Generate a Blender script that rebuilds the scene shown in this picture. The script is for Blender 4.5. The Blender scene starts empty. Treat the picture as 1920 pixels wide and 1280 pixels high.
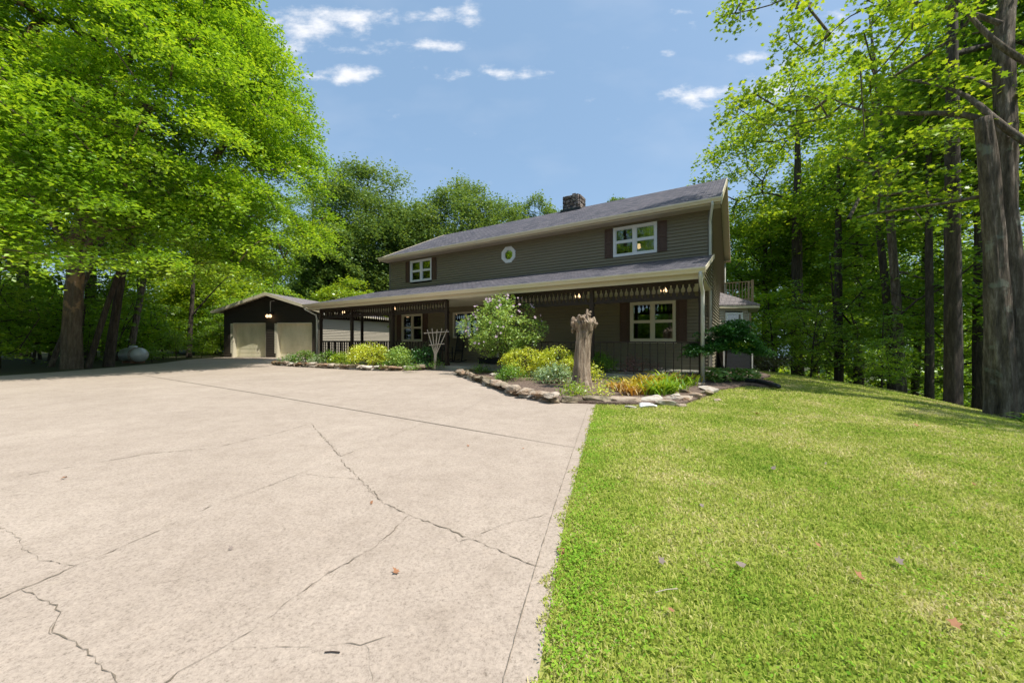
import bpy, bmesh, math, random
import numpy as np
from math import radians, sin, cos, pi, sqrt, atan2
SC = bpy.context.scene
C = SC.collection
# ------------------------------------------------------------------ camera, sky, sun, exposure
F, CX, HY, H = 693.0, 960.0, 638.5, 1.07
cam = bpy.data.cameras.new('camera'); cam_o = bpy.data.objects.new('camera', cam); C.objects.link(cam_o)
cam.sensor_width = 36; cam.sensor_fit = 'HORIZONTAL'; cam.lens = F/1920*36
cam.shift_y = -1.5/1920; cam.clip_start = 0.05; cam.clip_end = 2000
cam_o.location = (0, 0, H); cam_o.rotation_euler = (pi/2, 0, 0)
SC.camera = cam_o
SUN = (0.85, -0.527); EL = radians(62)
sun = bpy.data.lights.new('sun', 'SUN'); sun.energy = 2.75; sun.angle = radians(0.5); sun.color = (1, 0.955, 0.87)
sun_o = bpy.data.objects.new('sun', sun); C.objects.link(sun_o)
az = atan2(SUN[1], SUN[0])
sun_o.rotation_euler = (pi/2-EL, 0, az+pi/2)
SC.view_settings.view_transform = 'Standard'; SC.view_settings.look = 'None'
SC.view_settings.gamma = 1; SC.view_settings.exposure = 1.05
SC.cycles.max_bounces = 7; SC.cycles.diffuse_bounces = 4; SC.cycles.transparent_max_bounces = 8
SC.cycles.transmission_bounces = 4; SC.cycles.sample_clamp_indirect = 6

class NT:
    """small helper to wire shader nodes"""
    def __init__(s, nt): s.nt = nt; nt.nodes.clear()
    def n(s, t, **k):
        nd = s.nt.nodes.new(t)
        for a, b in k.items(): setattr(nd, a, b)
        return nd
    def l(s, a, b): s.nt.links.new(a, b)
    def m(s, op, a, b=None, c=None, clamp=False):
        nd = s.n('ShaderNodeMath', operation=op); nd.use_clamp = clamp
        for i, v in enumerate((a, b, c)):
            if v is None: continue
            if isinstance(v, (int, float)): nd.inputs[i].default_value = v
            else: s.l(v, nd.inputs[i])
        return nd.outputs[0]
    def mix(s, fac, a, b, t='MIX'):
        nd = s.n('ShaderNodeMix', data_type='RGBA', blend_type=t)
        for i, v in ((0, fac), (6, a), (7, b)):
            if isinstance(v, (int, float)): nd.inputs[i].default_value = v
            elif isinstance(v, tuple): nd.inputs[i].default_value = (*v, 1) if len(v) == 3 else v
            else: s.l(v, nd.inputs[i])
        return nd.outputs[2]
    def noise(s, vec, scale, detail=3, rough=0.55, out=0):
        nd = s.n('ShaderNodeTexNoise'); nd.inputs['Scale'].default_value = scale
        nd.inputs['Detail'].default_value = detail; nd.inputs['Roughness'].default_value = rough
        if vec is not None: s.l(vec, nd.inputs['Vector'])
        return nd.outputs[out]
    def ramp(s, fac, stops):
        nd = s.n('ShaderNodeValToRGB'); e = nd.color_ramp.elements
        while len(e) < len(stops): e.new(0.5)
        for i, (p, c) in enumerate(stops):
            e[i].position = p; e[i].color = (*c, 1) if len(c) == 3 else c
        s.l(fac, nd.inputs[0]); return nd.outputs[0]
    def scale(s, vec, sc):
        nd = s.n('ShaderNodeMapping'); nd.inputs['Scale'].default_value = sc
        s.l(vec, nd.inputs['Vector']); return nd.outputs[0]

world = bpy.data.worlds.new('World'); SC.world = world; world.use_nodes = True
w = NT(world.node_tree)
sky = w.n('ShaderNodeTexSky', sky_type='NISHITA'); sky.sun_disc = False
sky.sun_elevation = EL; sky.sun_rotation = radians(90)-az
sky.air_density = 1.0; sky.dust_density = 2.2; sky.ozone_density = 1.2
bg = w.n('ShaderNodeBackground'); bg.inputs[1].default_value = 0.128
out = w.n('ShaderNodeOutputWorld')
tc = w.n('ShaderNodeTexCoord'); sep = w.n('ShaderNodeSeparateXYZ'); w.l(tc.outputs['Generated'], sep.inputs[0])
dy = w.m('MAXIMUM', sep.outputs[1], 0.02)
u = w.m('DIVIDE', sep.outputs[0], dy); v = w.m('DIVIDE', sep.outputs[2], dy)
cmb = w.n('ShaderNodeCombineXYZ'); w.l(u, cmb.inputs[0]); w.l(w.m('MULTIPLY', v, 1.9), cmb.inputs[1])
nz = w.noise(cmb.outputs[0], 11.5, 10, 0.62)
nzw = w.noise(cmb.outputs[0], 3.2, 4, 0.5)
total = None
for px, py, a, b, st in [(585, 48, 95, 34, 1.0), (660, 38, 75, 27, 0.95), (655, 138, 62, 22, 0.95), (600, 145, 60, 10, .55), (815, 86, 85, 12, .72),
                         (885, 24, 36, 20, .75), (808, 32, 50, 16, .75), (925, 136, 120, 11, .36), (1320, 178, 75, 22, .75), (1450, 168, 80, 28, .85),
                         (1420, 108, 60, 10, .7), (1470, 120, 40, 28, .75), (1275, 20, 30, 8, .5), (525, 108, 55, 34, .5), (690, 100, 50, 9, .36), (1255, 98, 22, 8, .42),
                         (1560, 60, 60, 30, .6)]:
    uu = w.m('DIVIDE', w.m('SUBTRACT', u, (px-CX)/F), a*.8/F); vv = w.m('DIVIDE', w.m('SUBTRACT', v, (HY-py)/F), b*.85/F)
    r = w.m('SQRT', w.m('ADD', w.m('MULTIPLY', uu, uu), w.m('MULTIPLY', vv, vv)))
    e = w.m('MULTIPLY', w.m('SUBTRACT', 1.35, r), st)
    total = e if total is None else w.m('MAXIMUM', total, e)
dens = w.m('ADD', w.m('MAXIMUM', total, -0.4), w.m('MULTIPLY', w.m('SUBTRACT', nz, 0.5), 3.6))
mr = w.n('ShaderNodeMapRange', interpolation_type='SMOOTHSTEP'); w.l(dens, mr.inputs[0])
mr.inputs[1].default_value = 0.0; mr.inputs[2].default_value = 1.5
hz = w.m('MULTIPLY', w.m('SUBTRACT', nzw, 0.5, clamp=True), 0.35)
front = w.m('GREATER_THAN', sep.outputs[1], 0.05)
cfac = w.m('MULTIPLY', w.m('MAXIMUM', mr.outputs[0], hz), front)
base = w.mix(0.62, sky.outputs[0], (1.1, 1.8, 2.6))
ccol = w.mix(cfac, base, (3.9, 3.95, 4.1))
w.l(ccol, bg.inputs[0]); w.l(bg.outputs[0], out.inputs[0])

# ------------------------------------------------------------------ materials
M = {}
def mat(name, col, rough=0.6, var=0.0, vscale=4.0, bump=0.0, bscale=30.0, spec=0.4, vcol=None, stretch=(1, 1, 1), metal=0):
    m = bpy.data.materials.new(name); m.use_nodes = True; t = NT(m.node_tree)
    b = t.n('ShaderNodeBsdfPrincipled'); o = t.n('ShaderNodeOutputMaterial'); t.l(b.outputs[0], o.inputs[0])
    b.inputs['Roughness'].default_value = rough; b.inputs['Specular IOR Level'].default_value = spec; b.inputs['Metallic'].default_value = metal
    tcn = t.n('ShaderNodeTexCoord'); vec = t.scale(tcn.outputs['Object'], stretch)
    if var > 0:
        f = t.noise(vec, vscale, 5, 0.6)
        c2 = vcol or tuple(c*0.45 for c in col)
        f2 = t.ramp(f, [(0.5-0.3*min(1, 1/(var*3)), (0, 0, 0)), (0.75, (1, 1, 1))])
        t.l(t.mix(t.m('MULTIPLY', f2, var), col, c2), b.inputs['Base Color'])
    else: b.inputs['Base Color'].default_value = (*col, 1)
    if bump > 0:
        bp = t.n('ShaderNodeBump'); bp.inputs['Strength'].default_value = bump; bp.inputs['Distance'].default_value = 0.02
        t.l(t.noise(vec, bscale, 4, 0.6), bp.inputs['Height']); t.l(bp.outputs[0], b.inputs['Normal'])
    M[name] = m; return m

mat('siding', (0.215, 0.185, 0.122), 0.62, 0.25, 1.3, 0.15, 60, vcol=(0.165, 0.155, 0.12))
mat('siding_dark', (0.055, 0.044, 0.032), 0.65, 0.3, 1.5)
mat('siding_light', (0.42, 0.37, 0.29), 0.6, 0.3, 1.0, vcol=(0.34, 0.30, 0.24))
mat('corner_board', (0.16, 0.15, 0.13), 0.6, 0.2, 3)
mat('trim_cream', (0.70, 0.62, 0.46), 0.45, 0.35, 1.6, vcol=(0.62, 0.54, 0.38))
mat('soffit', (0.52, 0.45, 0.35), 0.6, 0.25, 2)
mat('ceiling', (0.88, 0.82, 0.68), 0.6, 0.2, 2)
mat('white_trim', (0.72, 0.73, 0.74), 0.4, 0.15, 5, vcol=(0.6, 0.6, 0.58))
mat('cream_trim', (0.66, 0.61, 0.47), 0.45, 0.15, 5)
mat('downspout', (0.60, 0.58, 0.52), 0.4, 0.4, 3, vcol=(0.4, 0.38, 0.32))
mat('shutter', (0.088, 0.048, 0.033), 0.6, 0.2, 6)
mat('brown_wood', (0.034, 0.021, 0.014), 0.6, 0.35, 9, 0.2, 40)
mat('deck_wood', (0.48, 0.36, 0.23), 0.8, 0.5, 8, 0.3, 40)
mat('grey_wood', (0.50, 0.43, 0.35), 0.85, 0.5, 10, 0.3, 50)
mat('black_paint', (0.018, 0.018, 0.019), 0.4, 0.2, 6)
mat('curtain', (0.62, 0.56, 0.46), 0.9, 0.35, 12, stretch=(6, 6, 0.4))
mat('tank_paint', (0.55, 0.57, 0.56), 0.35, 0.5, 3, vcol=(0.3, 0.3, 0.26), metal=0.2)
mat('rust', (0.28, 0.16, 0.09), 0.8, 0.4, 12)
mat('ac_metal', (0.055, 0.055, 0.055), 0.5, 0.3, 5)
mat('garage_door', (0.82, 0.76, 0.56), 0.55, 0.55, 1.3, vcol=(0.36, 0.36, 0.18), stretch=(1.5, 1.5, 0.6))
mat('pipe_black', (0.03, 0.033, 0.038), 0.4, 0.3, 8)
mat('porcelain', (0.75, 0.76, 0.78), 0.3)
mat('mulch', (0.085, 0.055, 0.042), 0.95, 0.95, 22, 1.0, 45, vcol=(0.34, 0.25, 0.19))
mat('slab', (0.34, 0.33, 0.27), 0.85, 0.5, 3, 0.2, 60)
mat('petal', (0.46, 0.33, 0.40), 0.8, 0.5, 30, vcol=(0.52, 0.45, 0.48))
mat('dry_leaf', (0.33, 0.155, 0.075), 0.8, 0.5, 40)
mat('grey_leaf', (0.25, 0.20, 0.17), 0.85, 0.5, 40)
mat('forest_floor', (0.060, 0.052, 0.024), 0.95, 0.9, 3, 0.8, 20, vcol=(0.045, 0.075, 0.016))

def stone_mat(name, a, b, c):
    m = bpy.data.materials.new(name); m.use_nodes = True; t = NT(m.node_tree)
    p = t.n('ShaderNodeBsdfPrincipled'); o = t.n('ShaderNodeOutputMaterial'); t.l(p.outputs[0], o.inputs[0])
    g = t.n('ShaderNodeNewGeometry'); oi = t.n('ShaderNodeObjectInfo')
    add = t.n('ShaderNodeVectorMath', operation='ADD'); t.l(g.outputs['Position'], add.inputs[0]); t.l(oi.outputs['Random'], add.inputs[1])
    f = t.noise(add.outputs[0], 7, 6, 0.65)
    f2 = t.m('ADD', t.m('MULTIPLY', f, 0.75), t.m('MULTIPLY', oi.outputs['Random'], 0.25))
    t.l(t.ramp(f2, [(0.3, c), (0.46, a), (0.56, b), (0.68, a), (0.8, (0.10, 0.085, 0.06))]), p.inputs['Base Color'])
    p.inputs['Roughness'].default_value = 0.9
    bp = t.n('ShaderNodeBump'); bp.inputs['Strength'].default_value = 0.7; bp.inputs['Distance'].default_value = 0.02
    t.l(t.noise(add.outputs[0], 28, 5, 0.65), bp.inputs['Height']); t.l(bp.outputs[0], p.inputs['Normal'])
    M[name] = m
stone_mat('edge_stone', (0.33, 0.24, 0.165), (0.42, 0.34, 0.26), (0.26, 0.125, 0.055))
stone_mat('pale_stone', (0.44, 0.38, 0.31), (0.52, 0.48, 0.42), (0.36, 0.27, 0.19))
stone_mat('white_stone', (0.62, 0.62, 0.62), (0.7, 0.7, 0.69), (0.55, 0.5, 0.45))
stone_mat('mossy_stone', (0.14, 0.12, 0.07), (0.30, 0.24, 0.17), (0.24, 0.10, 0.035))

def chimney_mat():
    m = bpy.data.materials.new('chimney_stone'); m.use_nodes = True; t = NT(m.node_tree)
    p = t.n('ShaderNodeBsdfPrincipled'); o = t.n('ShaderNodeOutputMaterial'); t.l(p.outputs[0], o.inputs[0])
    tcn = t.n('ShaderNodeTexCoord')
    vo = t.n('ShaderNodeTexVoronoi'); vo.inputs['Scale'].default_value = 4.5; t.l(tcn.outputs['Object'], vo.inputs['Vector'])
    ve = t.n('ShaderNodeTexVoronoi', feature='DISTANCE_TO_EDGE'); ve.inputs['Scale'].default_value = 4.5; t.l(tcn.outputs['Object'], ve.inputs['Vector'])
    s = t.n('ShaderNodeSeparateColor'); t.l(vo.outputs['Color'], s.inputs[0])
    c = t.ramp(s.outputs[0], [(0.1, (0.12, 0.09, 0.07)), (0.4, (0.24, 0.19, 0.165)), (0.7, (0.32, 0.26, 0.22)), (1, (0.11, 0.12, 0.135))])
    e = t.ramp(ve.outputs[0], [(0.01, (0, 0, 0)), (0.08, (1, 1, 1))])
    t.l(t.mix(e, (0.08, 0.07, 0.06), c), p.inputs['Base Color']); p.inputs['Roughness'].default_value = 0.9
    bp = t.n('ShaderNodeBump'); bp.inputs['Strength'].default_value = 1; bp.inputs['Distance'].default_value = 0.05
    t.l(e, bp.inputs['Height']); t.l(bp.outputs[0], p.inputs['Normal']); M['chimney_stone'] = m
chimney_mat()

def shingle_mat(name, a, b, mortar):
    m = bpy.data.materials.new(name); m.use_nodes = True; t = NT(m.node_tree)
    p = t.n('ShaderNodeBsdfPrincipled'); o = t.n('ShaderNodeOutputMaterial'); t.l(p.outputs[0], o.inputs[0])
    tcn = t.n('ShaderNodeTexCoord')
    br = t.n('ShaderNodeTexBrick'); t.l(tcn.outputs['UV'], br.inputs['Vector'])
    br.inputs['Scale'].default_value = 1; br.inputs['Brick Width'].default_value = 0.22; br.inputs['Row Height'].default_value = 0.14
    br.inputs['Mortar Size'].default_value = 0.012; br.inputs['Bias'].default_value = -0.1; br.offset = 0.37
    br.inputs['Color1'].default_value = (*a, 1); br.inputs['Color2'].default_value = (*b, 1); br.inputs['Mortar'].default_value = (*mortar, 1)
    nz1 = t.noise(tcn.outputs['Object'], 90, 3, 0.7); nz2 = t.noise(tcn.outputs['Object'], 0.7, 4, 0.6)
    c = t.mix(0.55, br.outputs[0], t.ramp(nz1, [(0.3, (0.25, 0.25, 0.25)), (0.7, (1, 1, 1))]), 'MULTIPLY')
    c = t.mix(0.35, c, t.ramp(nz2, [(0.3, (0.7, 0.66, 0.7)), (0.7, (1, 1, 1))]), 'MULTIPLY')
    t.l(c, p.inputs['Base Color']); p.inputs['Roughness'].default_value = 0.9
    bp = t.n('ShaderNodeBump'); bp.inputs['Strength'].default_value = 0.5; bp.inputs['Distance'].default_value = 0.012
    t.l(t.m('ADD', t.m('SUBTRACT', 1, br.outputs['Fac']), t.m('MULTIPLY', nz1, 0.6)), bp.inputs['Height']); t.l(bp.outputs[0], p.inputs['Normal'])
    M[name] = m
shingle_mat('shingles', (0.165, 0.15, 0.168), (0.055, 0.057, 0.076), (0.02, 0.02, 0.026))
shingle_mat('shingles_light', (0.33, 0.29, 0.29), (0.24, 0.215, 0.22), (0.12, 0.11, 0.11))

def glass():
    m = bpy.data.materials.new('window_glass'); m.use_nodes = True; t = NT(m.node_tree)
    o = t.n('ShaderNodeOutputMaterial'); tr = t.n('ShaderNodeBsdfTransparent'); tr.inputs[0].default_value = (0.62, 0.66, 0.66, 1)
    gl = t.n('ShaderNodeBsdfGlossy'); gl.inputs['Roughness'].default_value = 0.015; gl.inputs[0].default_value = (0.95, 0.97, 0.97, 1)
    fr = t.n('ShaderNodeFresnel'); fr.inputs[0].default_value = 1.55
    bp = t.n('ShaderNodeBump'); bp.inputs['Strength'].default_value = 0.04; bp.inputs['Distance'].default_value = 0.02
    tcn = t.n('ShaderNodeTexCoord'); t.l(t.noise(tcn.outputs['Object'], 2.5, 2), bp.inputs['Height']); t.l(bp.outputs[0], gl.inputs['Normal'])
    mx = t.n('ShaderNodeMixShader'); t.l(t.m('ADD', t.m('MULTIPLY', fr.outputs[0], 1.4), 0.10, clamp=True), mx.inputs[0])
    t.l(tr.outputs[0], mx.inputs[1]); t.l(gl.outputs[0], mx.inputs[2]); t.l(mx.outputs[0], o.inputs[0]); M['glass'] = m
glass()
def emit(name, col, st):
    m = bpy.data.materials.new(name); m.use_nodes = True; t = NT(m.node_tree)
    e = t.n('ShaderNodeEmission'); e.inputs[0].default_value = (*col, 1); e.inputs[1].default_value = st
    o = t.n('ShaderNodeOutputMaterial'); t.l(e.outputs[0], o.inputs[0]); M[name] = m
emit('bulb', (1, 0.62, 0.32), 1.3)

def leaf_mat(name, dark, mid, light, trans=0.42, gloss=0.05, patch=0.35, pscale=0.6):
    m = bpy.data.materials.new(name); m.use_nodes = True; t = NT(m.node_tree)
    o = t.n('ShaderNodeOutputMaterial'); g = t.n('ShaderNodeNewGeometry')
    nzp = t.noise(g.outputs['Position'], pscale, 3)
    f = t.m('ADD', t.m('MULTIPLY', g.outputs['Random Per Island'], 1-patch), t.m('MULTIPLY', t.m('SUBTRACT', t.m('MULTIPLY', nzp, 2.2), 0.6), patch), clamp=True)
    c = t.ramp(f, [(0.05, dark), (0.5, mid), (0.95, light)])
    d = t.n('ShaderNodeBsdfDiffuse'); t.l(c, d.inputs[0])
    tl = t.n('ShaderNodeBsdfTranslucent'); t.l(t.mix(1.0, c, (1.45, 1.25, 0.55), 'MULTIPLY'), tl.inputs[0])
    mx = t.n('ShaderNodeMixShader'); mx.inputs[0].default_value = trans; t.l(d.outputs[0], mx.inputs[1]); t.l(tl.outputs[0], mx.inputs[2])
    gl = t.n('ShaderNodeBsdfGlossy'); gl.inputs['Roughness'].default_value = 0.38; gl.inputs[0].default_value = (0.9, 0.95, 0.9, 1)
    m2 = t.n('ShaderNodeMixShader'); m2.inputs[0].default_value = gloss; t.l(mx.outputs[0], m2.inputs[1]); t.l(gl.outputs[0], m2.inputs[2])
    t.l(m2.outputs[0], o.inputs[0]); M[name] = m
leaf_mat('leaf_maple', (0.085, 0.205, 0.014), (0.235, 0.43, 0.024), (0.53, 0.71, 0.05), 0.5, 0.055, 0.55, 0.7)
leaf_mat('leaf_wood', (0.08, 0.18, 0.02), (0.19, 0.35, 0.03), (0.40, 0.56, 0.055), 0.5, 0.055, 0.4, 0.35)
leaf_mat('leaf_near', (0.10, 0.22, 0.02), (0.24, 0.40, 0.028), (0.48, 0.60, 0.055), 0.5, 0.055, 0.3, 0.8)
leaf_mat('leaf_far', (0.07, 0.145, 0.038), (0.14, 0.24, 0.062), (0.27, 0.38, 0.10), 0.45, 0.06, 0.4, 0.25)
leaf_mat('leaf_lime', (0.14, 0.28, 0.02), (0.26, 0.40, 0.03), (0.42, 0.52, 0.05), 0.5)
leaf_mat('leaf_gold', (0.30, 0.42, 0.035), (0.52, 0.62, 0.05), (0.78, 0.78, 0.11), 0.4, 0.05)
leaf_mat('leaf_shrub', (0.07, 0.18, 0.02), (0.14, 0.29, 0.03), (0.27, 0.42, 0.06), 0.4, 0.03)
leaf_mat('leaf_hibiscus', (0.15, 0.28, 0.06), (0.29, 0.45, 0.10), (0.50, 0.64, 0.20), 0.4, 0.03)
leaf_mat('leaf_dark', (0.025, 0.10, 0.02), (0.045, 0.16, 0.028), (0.10, 0.26, 0.04), 0.3, 0.05)
leaf_mat('leaf_sage', (0.16, 0.27, 0.11), (0.26, 0.38, 0.18), (0.38, 0.48, 0.28), 0.35, 0.04)
leaf_mat('leaf_hosta', (0.14, 0.32, 0.07), (0.30, 0.48, 0.14), (0.58, 0.68, 0.34), 0.3, 0.04)
leaf_mat('leaf_lily_green', (0.07, 0.20, 0.015), (0.20, 0.36, 0.02), (0.42, 0.52, 0.06), 0.35, 0.03)
leaf_mat('leaf_lily_yellow', (0.24, 0.20, 0.02), (0.52, 0.43, 0.03), (0.66, 0.56, 0.10), 0.35, 0.06)
leaf_mat('leaf_lily_orange', (0.22, 0.11, 0.025), (0.44, 0.24, 0.05), (0.56, 0.42, 0.12), 0.35, 0.06)
leaf_mat('leaf_purple', (0.09, 0.03, 0.035), (0.20, 0.09, 0.09), (0.40, 0.28, 0.26), 0.3, 0.04)
leaf_mat('leaf_clover', (0.14, 0.32, 0.03), (0.24, 0.44, 0.045), (0.38, 0.55, 0.07), 0.4, 0.0)
leaf_mat('leaf_brush', (0.06, 0.07, 0.035), (0.11, 0.11, 0.06), (0.16, 0.17, 0.08), 0.3)

def grass_mat():
    m = bpy.data.materials.new('grass_blades'); m.use_nodes = True; t = NT(m.node_tree)
    o = t.n('ShaderNodeOutputMaterial'); g = t.n('ShaderNodeNewGeometry')
    n1 = t.noise(g.outputs['Position'], 1.1, 4, 0.6); n2 = t.noise(g.outputs['Position'], 7, 3, 0.6)
    f = t.m('ADD', t.m('MULTIPLY', n1, 1.0), t.m('MULTIPLY', n2, 0.6)); f = t.m('ADD', f, t.m('MULTIPLY', g.outputs['Random Per Island'], 0.42))
    c = t.ramp(t.m('SUBTRACT', f, 0.55), [(0.06, (0.20, 0.33, 0.04)), (0.28, (0.35, 0.45, 0.07)), (0.52, (0.51, 0.53, 0.13)), (0.76, (0.74, 0.65, 0.36))])
    d = t.n('ShaderNodeBsdfDiffuse'); t.l(c, d.inputs[0]); tl = t.n('ShaderNodeBsdfTranslucent'); t.l(c, tl.inputs[0])
    mx = t.n('ShaderNodeMixShader'); mx.inputs[0].default_value = 0.4; t.l(d.outputs[0], mx.inputs[1]); t.l(tl.outputs[0], mx.inputs[2])
    t.l(mx.outputs[0], o.inputs[0]); M['grass_blades'] = m
    m = bpy.data.materials.new('lawn_soil'); m.use_nodes = True; t = NT(m.node_tree)
    p = t.n('ShaderNodeBsdfPrincipled'); o = t.n('ShaderNodeOutputMaterial'); t.l(p.outputs[0], o.inputs[0]); g = t.n('ShaderNodeNewGeometry')
    n1 = t.noise(g.outputs['Position'], 1.1, 4, 0.6); n2 = t.noise(g.outputs['Position'], 40, 4, 0.7)
    f = t.m('ADD', t.m('MULTIPLY', n1, 0.55), t.m('MULTIPLY', n2, 0.5))
    t.l(t.ramp(f, [(0.36, (0.10, 0.17, 0.018)), (0.5, (0.20, 0.26, 0.035)), (0.66, (0.34, 0.32, 0.11))]), p.inputs['Base Color']); p.inputs['Roughness'].default_value = 1
    p.inputs['Specular IOR Level'].default_value = 0.1; M['lawn_soil'] = m
grass_mat()

def concrete():
    m = bpy.data.materials.new('concrete'); m.use_nodes = True; t = NT(m.node_tree)
    p = t.n('ShaderNodeBsdfPrincipled'); o = t.n('ShaderNodeOutputMaterial'); t.l(p.outputs[0], o.inputs[0]); g = t.n('ShaderNodeNewGeometry'); P = g.outputs['Position']
    big = t.noise(P, 0.8, 6, 0.65); med = t.noise(P, 5, 6, 0.7); fine = t.noise(P, 75, 5, 0.85)
    c = t.ramp(big, [(0.3, (0.355, 0.292, 0.240)), (0.5, (0.395, 0.328, 0.272)), (0.68, (0.43, 0.36, 0.30))])
    c = t.mix(0.6, c, t.ramp(med, [(0.25, (0.76, 0.74, 0.71)), (0.55, (1, 1, 1)), (0.8, (1.10, 1.07, 1.04))]), 'MULTIPLY')
    c = t.mix(0.75, c, t.ramp(fine, [(0.34, (0.36, 0.33, 0.29)), (0.46, (0.92, 0.91, 0.9)), (0.66, (1.3, 1.28, 1.25))]), 'MULTIPLY')
    spots = t.ramp(t.noise(P, 2.1, 5, 0.7), [(0.66, (0, 0, 0)), (0.78, (1, 1, 1))])
    c = t.mix(t.m('MULTIPLY', spots, 0.4), c, (0.34, 0.29, 0.20))
    t.l(c, p.inputs['Base Color']); p.inputs['Roughness'].default_value = 0.9; p.inputs['Specular IOR Level'].default_value = 0.25
    bp = t.n('ShaderNodeBump'); bp.inputs['Strength'].default_value = 0.35; bp.inputs['Distance'].default_value = 0.004
    t.l(t.m('ADD', fine, t.m('MULTIPLY', med, 2)), bp.inputs['Height']); t.l(bp.outputs[0], p.inputs['Normal']); M['concrete'] = m
concrete()
mat('crack', (0.21, 0.17, 0.125), 0.95, 0.5, 20)
mat('joint', (0.27, 0.23, 0.185), 0.95, 0.4, 20)
mat('patch', (0.44, 0.40, 0.345), 0.95, 0.4, 9)

def bark_mat(name, a, b, c, lichen=0.0, peel=0.0):
    m = bpy.data.materials.new(name); m.use_nodes = True; t = NT(m.node_tree)
    p = t.n('ShaderNodeBsdfPrincipled'); o = t.n('ShaderNodeOutputMaterial'); t.l(p.outputs[0], o.inputs[0]); tcn = t.n('ShaderNodeTexCoord')
    v1 = t.scale(tcn.outputs['Object'], (1, 1, 0.16))
    n1 = t.noise(v1, 14, 8, 0.75); n2 = t.noise(tcn.outputs['Object'], 2.5, 4, 0.6)
    col = t.ramp(n1, [(0.32, a), (0.52, b), (0.7, c)])
    if lichen: col = t.mix(t.m('MULTIPLY', t.ramp(n2, [(0.60, (0, 0, 0)), (0.66, (1, 1, 1))]), lichen), col, (0.30, 0.34, 0.27))
    sepz = t.n('ShaderNodeSeparateXYZ'); t.l(tcn.outputs['Object'], sepz.inputs[0])
    if peel: col = t.mix(t.m('MULTIPLY', t.ramp(n2, [(0.52, (0, 0, 0)), (0.56, (1, 1, 1))]), t.m('MULTIPLY', peel, t.m('MULTIPLY', t.m('SUBTRACT', sepz.outputs[2], 1.9), 2.0, clamp=True))), col, (0.36, 0.23, 0.13))
    t.l(col, p.inputs['Base Color']); p.inputs['Roughness'].default_value = 0.95
    bp = t.n('ShaderNodeBump'); bp.inputs['Strength'].default_value = 1; bp.inputs['Distance'].default_value = 0.03
    t.l(n1, bp.inputs['Height']); t.l(bp.outputs[0], p.inputs['Normal']); M[name] = m
bark_mat('bark', (0.02, 0.014, 0.009), (0.065, 0.049, 0.036), (0.14, 0.112, 0.085))
bark_mat('bark_grey', (0.03, 0.022, 0.015), (0.14, 0.108, 0.080), (0.36, 0.30, 0.24), lichen=0.4)
bark_mat('bark_peel', (0.06, 0.045, 0.03), (0.15, 0.115, 0.08), (0.24, 0.19, 0.13), peel=0.8)
bark_mat('stump_wood', (0.05, 0.033, 0.02), (0.29, 0.215, 0.15), (0.62, 0.51, 0.39))

# ------------------------------------------------------------------ object helpers
def tag(o, label, cat, group=None, kind=None):
    if label: o['label'] = label
    if cat: o['category'] = cat
    if group: o['group'] = group
    if kind: o['kind'] = kind
    return o
def thing(name, label, cat, loc=(0, 0, 0), rotz=0, group=None, tilt=(0, 0)):
    o = bpy.data.objects.new(name, None); C.objects.link(o); o.empty_display_size = 0.2
    o.location = loc; o.rotation_euler = (tilt[0], tilt[1], rotz); return tag(o, label, cat, group)
def link(name, me, m, parent=None, smooth=False):
    if m is not None and len(me.materials) == 0: me.materials.append(M[m] if isinstance(m, str) else m)
    if smooth: me.polygons.foreach_set('use_smooth', [True]*len(me.polygons))
    o = bpy.data.objects.new(name, me); C.objects.link(o)
    if parent is not None: o.parent = parent
    return o
def npmesh(name, V, Fc):
    """V (n,3), Fc list of (m,k) int arrays"""
    me = bpy.data.meshes.new(name); V = np.asarray(V, dtype=np.float32)
    me.vertices.add(len(V)); me.vertices.foreach_set('co', V.ravel())
    Fc = [np.asarray(f, dtype=np.int32) for f in Fc if len(f)]
    loops = np.concatenate([f.ravel() for f in Fc]); tot = np.concatenate([np.full(len(f), f.shape[1], np.int32) for f in Fc])
    st = np.concatenate([[0], np.cumsum(tot)[:-1]]).astype(np.int32)
    me.loops.add(len(loops)); me.loops.foreach_set('vertex_index', loops)
    me.polygons.add(len(tot)); me.polygons.foreach_set('loop_start', st); me.polygons.foreach_set('loop_total', tot)
    me.update(calc_edges=True); return me

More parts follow.
